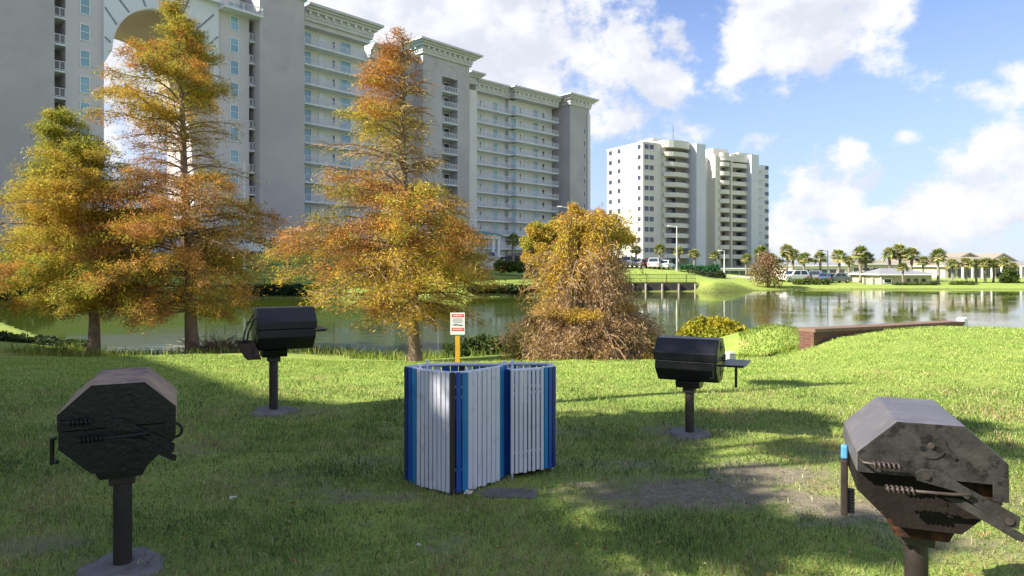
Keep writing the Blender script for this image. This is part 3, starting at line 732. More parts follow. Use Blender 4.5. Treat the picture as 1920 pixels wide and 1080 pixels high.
# ------------------------------------------------------------------ bulkhead and fences along the far shore
wood_dark = M('dark_timber', (.045, .04, .032), .85, .35, 3, bump=.2, bscale=20); wood_pale = M('weathered_piling', (.36, .32, .27), .9, .2, 4)
shore_pts = [(px, d) for px, d in far_sh if 430 <= px <= 1306][::-1]
def along(pts, step):
    out = []; carry = 0
    for (p, q) in zip(pts[:-1], pts[1:]):
        v = Vector((q[0] - p[0], q[1] - p[1])); L = v.length; u = v / L; t = carry
        while t < L: out.append((p[0] + u.x * t, p[1] + u.y * t, u)); t += step
        carry = t - L
    return out
sp_all = [P(px, d)[:2] for px, d in shore_pts]; sp = [P(1075, 76)[:2]] + [q for q in sp_all if q[0] > 11]
bh = empty('bulkhead', (sp[0][0], sp[0][1], WATER), 0, 'dark timber bulkhead holding the grassy far bank above the water', 'bulkhead')
mb = MB()
for p, q in zip(sp[:-1], sp[1:]):
    d = Vector((q[0] - p[0], q[1] - p[1])).normalized(); n = Vector((d.y, -d.x)) * .12
    c = [(p[0] + n.x, p[1] + n.y), (q[0] + n.x, q[1] + n.y), (q[0] - n.x, q[1] - n.y), (p[0] - n.x, p[1] - n.y)]
    mb.hexa([(*k, WATER - .6) for k in c] + [(*k, WATER + 1.12) for k in c])
mb.build('planking', wood_dark, bh, True)
for x, y, u in along(sp, 2.0):
    mb = MB(); n = Vector((u.y, -u.x)) * .28
    mb.tube([(x + n.x, y + n.y, WATER - .6), (x + n.x, y + n.y, WATER + .95)], .13, 7); mb.build('piling', wood_pale, bh, True)
def picket_fence(name, label, pts, zf, h, step, pick, mat, dz=0.0):
    """metal fence: posts, rails and fine pickets along (x, y) points"""
    o = empty(name, (pts[0][0], pts[0][1], zf(*pts[0])), 0, label, 'fence')
    rb = MB(); pb = MB()
    for p, q in zip(pts[:-1], pts[1:]):
        z0, z1 = zf(*p), zf(*q)
        for zz in (h - .04, h - .26 if h > 1.0 else h * .5, .12): rb.tube([(*p, z0 + zz), (*q, z1 + zz)], .028, 4)
    rb.build('rail', mat, o, True)
    for x, y, u in along(pts, pick): z = zf(x, y); pb.box(x - .012, x + .012, y - .012, y + .012, z + .1, z + h)
    if pick < 5: pb.build('picket_panel', mat, o, True)
    for x, y, u in along(pts, step):
        z = zf(x, y); mb = MB(); mb.box(x - .04, x + .04, y - .04, y + .04, z - .1, z + h + .04); mb.build('post', mat, o, True)
    return o
fp = [(x, y + (.35 if x > 11 else 2.2)) for x, y in sp_all]
picket_fence('metal_fence', 'black metal picket fence standing on the timber bulkhead along the far water edge', fp, lambda x, y: gz(x, y) if x < 9 else WATER + 1.1, .95, 2.4, .16, dark_metal)
u0 = [P(385, 76)[:2], P(470, 75)[:2], P(640, 78)[:2]]
picket_fence('metal_fence', 'black metal picket fence in front of the parked white van', u0, lambda x, y: gz(x, y), 1.5, 2.4, .15, dark_metal)
h0 = [P(1291, 101)[:2], P(1345, 99)[:2]]
picket_fence('metal_fence', 'short black fence below the dark hedge near the apartment tower', h0, lambda x, y: gz(x, y), 1.0, 2.2, .16, dark_metal)

# ------------------------------------------------------------------ vehicles
tyre_m = M('tyre_rubber', (.015, .015, .016), .85, .2, 10); rim_m = M('wheel_rim', (.45, .46, .48), .35, .1, 5, metal=.8)
car_glass = M('car_glass', (.02, .028, .035), .06, .3, 2, spec=.9); lamp_m = M('headlamp_lens', (.75, .75, .72), .15, .05, 3); tail_m = M('tail_lamp', (.35, .02, .02), .25, .1, 3)
paints = {k: M(k + '_car_paint', c, .28, .04, 2, spec=.6) for k, c in dict(white=(.80, .80, .80), silver=(.45, .46, .48), dark=(.03, .033, .04), red=(.30, .03, .03), blue=(.05, .10, .22), grey=(.18, .19, .20)).items()}
def car_proto(kind):
    """side profile along x, length about 4.5 m; front at +x"""
    L, Wd, H = {'sedan': (4.6, 1.8, 1.45), 'suv': (4.7, 1.9, 1.75), 'van': (5.4, 2.0, 2.15), 'pickup': (5.4, 2.0, 1.85)}[kind]
    o = empty('parked_car' if kind in ('sedan', 'suv') else 'parked_' + kind, (0, 0, 0))
    h2 = L / 2; belt = {'sedan': .92, 'suv': 1.05, 'van': 1.15, 'pickup': 1.05}[kind]
    low = [(-h2, .35), (-h2 + .1, .25), (h2 - .12, .25), (h2, .38), (h2 - .02, .62), (h2 - .15, .74 if kind == 'sedan' else .9), (.95, belt), (-h2 + .15, belt), (-h2, belt - .12)]
    if kind == 'sedan': cab = [(-h2 + .55, belt), (1.0, belt), (.25, H), (-1.15, H)]
    elif kind == 'suv': cab = [(-h2 + .12, belt), (1.15, belt), (.5, H), (-h2 + .42, H)]
    elif kind == 'van': cab = [(-h2 + .05, belt), (1.9, belt), (1.2, H), (-h2 + .12, H)]
    else: cab = [(-.6, belt), (1.25, belt), (.6, H), (-.45, H)]
    mb = MB(); mb.prism_y(low[::-1], -Wd / 2, Wd / 2)
    tw_ = .18
    n = len(cab); vs = [(x, (-Wd / 2 + .03 + (tw_ if z > belt else 0)), z + .002) for x, z in cab] + [(x, (Wd / 2 - .03 - (tw_ if z > belt else 0)), z + .002) for x, z in cab]
    mb.add(vs, [(0, 1, 2, 3), (7, 6, 5, 4)] + [((i + 1) % 4, i, 4 + i, 4 + (i + 1) % 4) for i in range(4)])
    body = mb.build('body', paints['white'], o, bevel=.05)
    # glazing set a little proud of the cabin sides, windscreen and rear window
    c = [Vector((sum(v[0] for v in cab) / n, sum(v[1] for v in cab) / n))]
    gl = MB()
    def inset(p, k=.80): return (c[0].x + (p[0] - c[0].x) * k, c[0].y + (p[1] - c[0].y) * k)
    q = [inset(p) for p in cab]
    half = (q[0][0] + q[1][0]) / 2
    for s in (-1, 1):
        for (lo, hi) in ((0, .46), (.54, 1)):
            pts = []
            for z_, (l, r_) in ((q[0][1], (q[0], q[1])), (q[2][1], (q[3], q[2]))):
                for t in (lo, hi):
                    x = l[0] + (r_[0] - l[0]) * t
                    y = (Wd / 2 - .03 - tw_ * (z_ - belt) / (H - belt)) * s
                    pts.append((x, y, z_))
            gl.hexa([(pts[0][0], pts[0][1] - .01 * s, pts[0][2]), (pts[1][0], pts[1][1] - .01 * s, pts[1][2]), (pts[1][0], pts[1][1] + .012 * s, pts[1][2]), (pts[0][0], pts[0][1] + .012 * s, pts[0][2]),
                     (pts[2][0], pts[2][1] - .01 * s, pts[2][2]), (pts[3][0], pts[3][1] - .01 * s, pts[3][2]), (pts[3][0], pts[3][1] + .012 * s, pts[3][2]), (pts[2][0], pts[2][1] + .012 * s, pts[2][2])])
    for (p0, p1, s) in ((cab[1], cab[2], 1), (cab[0], cab[3], -1)):
        a = (p0[0] * .88 + p1[0] * .12, p0[1] * .88 + p1[1] * .12); b = (p0[0] * .12 + p1[0] * .88, p0[1] * .12 + p1[1] * .88)
        wa, wb = Wd / 2 - .16, Wd / 2 - .30
        gl.hexa([(a[0] - .01 * s, -wa, a[1]), (a[0] + .014 * s, -wa, a[1]), (a[0] + .014 * s, wa, a[1]), (a[0] - .01 * s, wa, a[1]), (b[0] - .01 * s, -wb, b[1]), (b[0] + .014 * s, -wb, b[1]), (b[0] + .014 * s, wb, b[1]), (b[0] - .01 * s, wb, b[1])])
    gl.build('window', car_glass, o)
    for x in (h2 - .85, -h2 + .85):
        for s in (-1, 1):
            wb = MB(); wb.tube([(x, s * (Wd / 2 - .2), .33), (x, s * (Wd / 2 + .01), .33)], .33, 16); wh = wb.build('wheel', tyre_m, o)
            rb = MB(); rb.tube([(x, s * (Wd / 2 + .011), .33), (x, s * (Wd / 2 + .03), .33)], .2, 12); rb.build('rim', rim_m, wh)
    for s in (-1, 1):
        lb = MB(); lb.box(h2 - .08, h2 + .015, s * .62 - .2, s * .62 + .2, .58, .70); lb.build('headlight', lamp_m, o)
        lb = MB(); lb.box(-h2 - .015, -h2 + .06, s * .7 - .14, s * .7 + .14, .65, .83); lb.build('tail_light', tail_m, o)
    return o
protos = {}
def car(kind, px, d, rz, paint, label, cat='car', group=None, z=None):
    if kind not in protos: o = protos[kind] = car_proto(kind); first = True
    else:
        o = copy_tree(protos[kind])
    x = P(px, d)[0]; o.location = (x, d, (gz(x, d) if z is None else z) + .03); o.rotation_euler = (0, 0, R(rz))
    for ch in o.children:
        if ch.name.startswith('body'): ch.material_slots[0].link = 'OBJECT'; ch.material_slots[0].material = paints[paint]
    for k in ('group',):
        if k in o.keys(): del o[k]
    return tag(o, label, cat, group)
van = car('van', 474, 84, 172, 'white', 'white work van with a ladder rack on its roof behind the black fence', 'van')
rk = MB()
for x in (-2.1, -.6, .9):
    rk.tube([(x, -.85, 2.13), (x, -.85, 2.36), (x, .85, 2.36), (x, .85, 2.13)], .035, 6)
for y in (-.85, .85): rk.tube([(-2.5, y, 2.39), (1.5, y, 2.39)], .04, 6)
rk.build('roof_rack', rail_white, van)
g1 = 'cars parked in front of the condominium'
car('sedan', 428, 86, 165, 'white', 'white car parked nose to tail with the ladder-racked van', group=g1)
car('suv', 908, 112, 178, 'silver', 'pale silver SUV with dark windows under the entrance canopy', group=g1)
car('sedan', 893, 104, 182, 'white', 'white car in front of the entrance canopy by the pale wall', group=g1)
car('sedan', 962, 118, 176, 'dark', 'dark car parked beside the canopy under a dark palm', group=g1)
car('suv', 985, 120, 174, 'blue', 'dark blue car next to the dark car near the canopy', group=g1)
car('sedan', 590, 88, 170, 'grey', 'grey car half hidden behind the middle orange cypress', group=g1)
car('suv', 690, 92, 170, 'dark', 'black SUV half hidden behind the middle orange cypress', group=g1)
g2 = 'cars parked along the bank below the white tower'
for px, d, kd, pt, lb in ((1163, 112, 'sedan', 'white', 'white car at the weeping cypress end of the bank row'), (1181, 113, 'suv', 'white', 'white SUV second from the weeping cypress in the bank row'),
                          (1199, 113, 'sedan', 'silver', 'silver car in the middle of the bank row below the tower'), (1216, 114, 'sedan', 'red', 'dull red car in the bank row below the tower'),
                          (1232, 112, 'suv', 'silver', 'silver SUV just before the tall white lamp post'), (1249, 112, 'sedan', 'white', 'white car beside the tall white lamp post')):
    car(kd, px, d, 62, pt, lb, group=g2)
g3 = 'cars parked on the far shore'
for px, d, kd, pt, rz, lb in ((1488, 104, 'suv', 'white', 200, 'white SUV on the far shore beside the small reddish tree'), (1509, 106, 'sedan', 'dark', 60, 'black car next to the white SUV on the far shore'),
                              (1530, 106, 'suv', 'grey', 60, 'grey SUV among dark cars on the far shore'), (1548, 104, 'sedan', 'blue', 60, 'dark blue car beside the dark lamp pole on the far shore'),
                              (1566, 104, 'sedan', 'grey', 195, 'grey car at the pavilion end of the far shore row')):
    car(kd, px, d, rz, pt, lb, group=g3)

# ------------------------------------------------------------------ lamp posts
pole_white = M('pole_paint', (.70, .70, .70), .5, .05, 2); pole_grey = M('dark_pole_paint', (.10, .10, .11), .5, .1, 2)
def lamp_post(px, d, ytop, mat, label, arm=1.0, group='lamp posts around the pond'):
    x = P(px, d)[0]; zb_ = gz(x, d); zt = zat(ytop, d)
    o = empty('lamp_post', (x, d, zb_), 0, label, 'lamp post', group); h = zt - zb_
    mb = MB(); mb.tube([(0, 0, 0), (0, 0, .5)], .16, 10); mb.tube([(0, 0, .5), (0, 0, h)], [.10, .06], 10); mb.build('pole', mat, o)
    mb = MB(); mb.tube([(0, 0, h - .1), (-arm, 0, h + .02)], .04, 6); mb.build('arm', mat, o)
    mb = MB(); mb.box(-arm - .5, -arm + .12, -.18, .18, h - .04, h + .12); mb.build('lamp_head', mat, o, bevel=.03)
    return o
lamp_post(458, 74, 305, pole_white, 'tall white lamp post rising behind the twin-crowned cypress near the white van')
lamp_post(821, 84, 352, pole_white, 'tall white lamp post behind the orange cypress beside the middle tower')
lamp_post(1066, 92, 388, pole_white, 'white lamp post showing through the top of the weeping cypress')
lamp_post(1269, 108, 424, pole_white, 'white lamp post in front of the rounded balconies of the tower')
lamp_post(1358, 112, 470, pole_white, 'short white lamp post above the low grey-white wall', .5)
lamp_post(1552, 97, 470, pole_grey, 'dark lamp pole standing on the far shore by the parked cars', .8)

# ------------------------------------------------------------------ leaves, palms, shrubs, trees
leaf_autumn = M('autumn_foliage', (1, 1, 1), .8, .12, 3, tint=True, trans=.35, spec=.2)
leaf_green = M('green_foliage', (1, 1, 1), .7, .15, 3, tint=True, trans=.25, spec=.3)
bark = M('cypress_bark', (.23, .165, .12), .95, .35, 6, bump=.6, bscale=25)
bark_grey = M('palm_bark', (.25, .21, .17), .95, .25, 4, bump=.4, bscale=14)

def quads(c, ax, sd):
    """diamond leaves: centres, half-length vectors, half-width vectors -> verts, faces"""
    n = len(c); v = np.empty((n, 4, 3)); v[:, 0] = c - ax; v[:, 1] = c + sd - ax * .1; v[:, 2] = c + ax; v[:, 3] = c - sd - ax * .1
    return v.reshape(-1, 3), np.arange(n * 4).reshape(n, 4)
def unit(v): return v / np.maximum(np.linalg.norm(v, axis=-1, keepdims=True), 1e-9)
def rdir(n): return unit(rng.normal(size=(n, 3)))
def jitter_tint(col, n, k=.3):
    return np.clip(np.asarray(col) * (1 + k * (rng.random((n, 1)) - .5) * 2) * (1 + .12 * (rng.random((n, 3)) - .5)), 0, 1)

def leafy(name, blobs, n, size, cols, parent=None, mat=None, hug=.55, aspect=.45, up=0.0):
    """leaves spread through ellipsoid clumps: (x, y, z, rx, ry, rz)"""
    bl = np.array(blobs, float); vol = (bl[:, 3] * bl[:, 4] * bl[:, 5]) ** .75; pick = rng.choice(len(bl), n, p=vol / vol.sum())
    d = rdir(n); rad = rng.random((n, 1)) ** hug
    # ragged: push the surface in and out with a few waves per clump
    ph = pick[:, None] * 1.7
    rag = 1 + .22 * np.sin(4 * d[:, :1] + 3 * d[:, 1:2] + ph) * np.sin(5 * d[:, 2:3] + ph)
    c = bl[pick, :3] + d * rad * rag * bl[pick, 3:]
    ax = unit(rdir(n) + d * .6 + np.array([0, 0, up])) * (size * (.6 + .8 * rng.random((n, 1))))
    sd = unit(np.cross(ax, rdir(n))) * np.linalg.norm(ax, axis=1, keepdims=True) * aspect
    v, f = quads(c, ax, sd)
    cc = np.array(cols)[rng.integers(0, len(cols), len(bl))][pick]; alt = np.array(cols)[rng.integers(0, len(cols), n)]
    t = cc * .65 + alt * .35; t = np.clip(t * (1 + .35 * (rng.random((n, 1)) - .5)), 0, 1)
    return np_obj(name, v, f, mat or leaf_green, np.repeat(t, 4, 0), parent)

# sabal palms
def palm_proto():
    o = empty('palm_tree', (0, 0, 0)); H = 5.0
    mb = MB(); pts = [(0.05 * math.sin(i * .9), .04 * math.cos(i), H * i / 8) for i in range(9)]
    mb.tube(pts, [.26] + [.19] * 6 + [.21, .17], 8); mb.build('trunk', bark_grey, o, smooth=True)
    V, Fs, T = [], [], []
    for k in range(34):
        az = k * 2.399; elev = R(82 - 135 * (k / 34) + 12 * rng.random()); Lf = 1.5 * (.85 + .3 * rng.random())
        dr = np.array([math.cos(az) * math.cos(elev), math.sin(az) * math.cos(elev), math.sin(elev)])
        rl = rng.normal() * .7; sd0 = unit(np.cross(dr, [0, 0, 1.0]) + 1e-6); sd = sd0 * math.cos(rl) + np.cross(dr, sd0) * math.sin(rl); base = np.array([0, 0, H - .05])
        col = np.array([(.26, .34, .08), (.34, .38, .11), (.19, .27, .07), (.42, .38, .15)][rng.integers(0, 4)]) * (1.0 if k < 28 else .9)
        for j in range(15):                       # fan of drooping leaflets
            a = (j - 7) / 7 * 1.15; dd = unit(dr * math.cos(a) + sd * math.sin(a)); p0 = base + dr * Lf * .38
            ln = Lf * (.72 - .12 * abs(a)); m_ = p0 + dd * ln * .55; e = p0 + dd * ln + np.array([0, 0, -.16 * ln - .08 * rng.random()])
            wv = unit(np.cross(dd, [.2, .1, 1.0])) * .075; n0 = len(V)
            V += [p0 - wv * .4, p0 + wv * .4, m_ + wv, m_ - wv, e]; Fs += [(n0, n0 + 1, n0 + 2, n0 + 3), (n0 + 3, n0 + 2, n0 + 4, n0 + 4)]; T += [col * (.8 + .4 * rng.random())] * 5
        n0 = len(V); wv = sd * .03; V += [base - wv, base + wv, base + dr * Lf * .42 + wv, base + dr * Lf * .42 - wv, base]; Fs += [(n0, n0 + 1, n0 + 2, n0 + 3)]; T += [col] * 5
    me = bpy.data.meshes.new('crown'); me.from_pydata([tuple(v) for v in V], [], [tuple(dict.fromkeys(f)) for f in Fs]); me.update()
    at = me.color_attributes.new('tint', 'FLOAT_COLOR', 'POINT'); at.data.foreach_set('color', np.concatenate([np.array(T), np.ones((len(T), 1))], 1).astype(np.float32).ravel())
    me.materials.append(leaf_green); c = bpy.data.objects.new('crown', me); COL.objects.link(c); c.parent = o
    return o
palm0 = palm_proto(); used = [False]
def palm(px, d, yc, label, rz, fat=1.0, group='sabal palms along the far shore'):
    x = P(px, d)[0]; zb_ = gz(x, d); H = zat(yc, d) - zb_
    o = palm0 if not used[0] else copy_tree(palm0); used[0] = True
    o.location = (x, d, zb_); s = max(.5, H / 5.1); o.scale = (s ** .7 * fat, s ** .7 * fat, s); o.rotation_euler = (0, 0, rz)
    return tag(o, label, 'palm', group)
palm_list = [(1193, 125, 468, 'dark palm at the foot of the lit white tower wall'), (1237, 118, 466, 'tall palm between the tower wall and the white lamp post'), (1273, 120, 470, 'palm directly behind the white lamp post'),
    (1302, 118, 475, 'palm in front of the shaded fin of the tower'), (1341, 118, 478, 'palm in front of the recessed tower windows'), (1399, 116, 484, 'broad palm in front of the second tower balconies'),
    (1428, 112, 472, 'palm rising behind the small reddish shore tree'), (1447, 118, 483, 'short palm just beside the reddish shore tree'), (1476, 110, 471, 'dark tall palm behind the white SUV'), (1487, 116, 478, 'palm leaning close to the dark tall palm'),
    (1508, 108, 484, 'round-headed palm behind the parked dark cars'), (1538, 108, 482, 'full palm beside the dark lamp pole'), (1573, 112, 479, 'thin palm behind the dark lamp pole'), (1592, 122, 488, 'small palm in front of the long white block'),
    (1613, 105, 474, 'tall palm beside the white privacy fence'), (1624, 106, 484, 'palm tucked under the tall one by the white privacy fence'), (1668, 108, 476, 'palm behind the pavilion roof at its fence end'),
    (1687, 109, 471, 'tallest palm behind the pavilion roof'), (1709, 107, 477, 'palm at the middle of the pavilion roof'), (1731, 112, 489, 'short palm past the pavilion roof'), (1759, 100, 479, 'tall lone palm between pavilion and porch house'),
    (1786, 104, 494, 'first palm in the row before the porch house'), (1812, 104, 492, 'second palm in the row before the porch house'), (1830, 105, 494, 'third palm in the row before the porch house'), (1847, 104, 493, 'fourth palm in the row before the porch house'),
    (1863, 105, 494, 'fifth palm in the row before the porch house'), (1882, 104, 491, 'sixth palm in the row before the porch house'), (1897, 106, 501, 'last short palm in the row before the porch house'), (1693, 96, 520, 'small palm against the pavilion wall'),
    (962, 112, 449, 'dark palm beside the teal entrance canopy')]
for i, (px, d, yc, lb) in enumerate(palm_list): palm(px, d, yc, lb, i * 1.3, 1.32 if i % 3 == 0 else 1.15)

# hedges and shrubs on the far bank
G_DARK = [(.035, .055, .015), (.05, .075, .02), (.028, .045, .014)]; G_MID = [(.09, .13, .025), (.12, .15, .03), (.07, .11, .02)]; G_PALE = [(.16, .19, .035), (.20, .20, .04), (.13, .17, .03)]  # dark, mid and pale leaf greens
def hedge(name, label, px0, px1, d0, d1, y0, y1, dep, cols, n, size, cat='hedge', group=None):
    (xa, ya), (xb, yb) = P(px0, d0)[:2], P(px1, d1)[:2]; za, zb_ = zat(y0, d0), zat(y1, d0); k = max(3, int(math.hypot(xb - xa, yb - ya) / 1.1)); bl = []
    for i in range(k):
        t = (i + .5) / k; h = (zb_ - za) * (.9 + .2 * rng.random()); x, y = xa + (xb - xa) * t, ya + (yb - ya) * t
        bl.append((x, y + dep / 2, za + h / 2, .95, dep / 2 + .2, h / 2))
    o = leafy(name, bl, n, size, cols, hug=.35)
    return tag(o, label, cat, group)
hedge('hedge', 'clipped rounded green hedge on the bank below the entrance canopy', 930, 1032, 92, 92, 511, 489, 1.6, G_MID + G_DARK[:1], 7000, .16)
hedge('hedge', 'dark clipped hedge behind the short black fence near the tower', 1310, 1360, 104, 103, 524, 508, 1.4, G_DARK + G_MID[:1], 3000, .16)
hedge('hedge', 'rounded pale green bushes in front of the tower beside the lamp post', 1276, 1312, 106, 106, 521, 507, 1.3, G_MID + G_PALE, 2500, .15)
hedge('hedge', 'bright green clipped hedge in front of the tower ground floor', 1272, 1350, 116, 116, 512, 496, 1.4, [(.03, .13, .05), (.05, .15, .05)], 3500, .16)
hedge('hedge', 'dark green overgrown shrubs hanging over the bulkhead behind the first grill', 425, 592, 64, 65, 556, 533, 1.2, G_DARK + [(.03, .07, .04)], 6000, .17, 'shrubs')
hedge('hedge', 'dark low shrubs along the bulkhead between the middle and weeping cypresses', 880, 1010, 67.5, 70, 551, 535, 1.2, G_DARK + G_MID[:1], 5000, .15, 'shrubs')
hedge('hedge', 'dark brown-green hedge behind the black fence by the parked white van', 385, 500, 79, 79, 508, 488, 1.4, G_DARK + [(.07, .05, .03)], 4500, .16)
hedge('hedge', 'low hedge behind the fence at the middle orange cypress', 505, 690, 81, 83, 508, 486, 1.4, G_DARK + G_MID[:1], 4500, .17)
hedge('hedge', 'low mixed shrubs along the far shore near the parked cars', 1490, 1560, 96, 96, 534, 522, 1.2, G_MID + G_DARK[:1], 2200, .14, 'shrubs')
hedge('hedge', 'low green shrubs on the shore in front of the pavilion', 1684, 1760, 95, 95, 537, 529, 1.0, G_MID + G_DARK[:1], 2200, .13, 'shrubs')
hedge('hedge', 'low pale shrubs on the shore before the porch house palms', 1790, 1830, 96, 96, 538, 527, 1.0, G_MID, 1400, .13, 'shrubs')
hedge('hedge', 'big dark green bush on the shaded bank behind the twin-trunk cypress shore', -60, 60, 50, 52, 588, 520, 3.5, G_DARK, 9000, .2, 'bush')
hedge('hedge', 'tall dark hedge running along the bank behind the leafiest cypress', 60, 430, 69, 71, 540, 506, 2.5, G_MID + G_DARK[:1], 12000, .22)

def broadleaf(name, label, px, d, yb, ytop, wpx, cols, n, size, cat='tree', group=None, trunk_px=4, low=.28, mat=None, zbase=None, squash=1.0):
    x = P(px, d)[0]; zb_ = gz(x, d) if zbase is None else zbase; zt = zat(ytop, d); H = zt - zb_; w = wpx / F * d / 2
    o = empty(name, (x, d, zb_), 0, label, cat, group); tr = MB(); r0 = trunk_px / F * d / 2
    tr.tube([(0, 0, -.1), (.03 * H, 0, H * .3), (-.02 * H, .02 * H, H * .7)], [r0 * 1.3, r0, r0 * .4], 8)
    bl = []
    for k in range(13):
        a = k * 2.4; t = low + (1 - low) * ((k * 7) % 13) / 13; rr = w * .72 * math.sin(math.pi * min(.98, max(.12, (t - low) / (1 - low) * .8 + .2))) * (.6 + .5 * rng.random())
        p = (rr * math.cos(a), rr * math.sin(a) * .8, H * (t * .86 + .04)); q = w * (.36 + .16 * rng.random())
        bl.append((*p, q, q, q * .75 * squash)); tr.tube([(0, 0, H * .28 * (t + .4)), (p[0] * .5, p[1] * .5, p[2] * .7 + .05 * H), p], [r0 * .4, r0 * .25, r0 * .08], 5)
    tr.build('trunk', bark, o, smooth=True)
    leafy('crown', bl, n, size, cols, o, mat or leaf_autumn, hug=.5)
    return o
GOLD = [(.48, .36, .05), (.40, .36, .05), (.50, .32, .05), (.36, .36, .06)]
broadleaf('golden_tree', 'bushy golden tree by the condominium parking, on the canopy side of the pair', 1006, 84, 492, 408, 70, GOLD, 9000, .16, trunk_px=5, group='golden trees at the parking lot')
broadleaf('golden_tree', 'bushy golden tree by the condominium parking, behind the weeping cypress', 1042, 86, 492, 405, 80, GOLD, 9000, .16, trunk_px=5, group='golden trees at the parking lot')
broadleaf('shore_tree', 'small reddish brown and green tree standing on the far shore by the parked white SUV', 1440, 90, 545, 474, 84, [(.26, .15, .09), (.20, .19, .07), (.27, .22, .08), (.32, .17, .10)], 3000, .15, trunk_px=5, low=.12)
broadleaf('shore_tree', 'dark green bushy tree at the shore beyond the pavilion palms', 1893, 103, 533, 503, 40, G_DARK + G_MID, 2500, .15, low=.1)
broadleaf('shore_tree', 'bare reddish shrub tree showing beside the white tower wall', 1128, 95, 480, 362, 40, [(.22, .09, .06), (.16, .09, .05)], 350, .10, trunk_px=3, low=.2)
for i, (px, d, yt, w) in enumerate(((1520, 190, 488, 60), (1600, 200, 492, 90), (1745, 190, 486, 60), (1460, 200, 490, 70), (1960, 170, 484, 90))):
    broadleaf('distant_tree', ['dark tree mass beyond the round-headed palm', 'dark tree mass beyond the tall fence palm', 'dark tree beyond the lone tall palm', 'dark tree beyond the reddish shore tree', 'dark tree beyond the last house'][i], px, d, 515, yt, w, G_DARK + G_MID, 2500, .35, group='trees beyond the far houses', low=.1, mat=leaf_green)

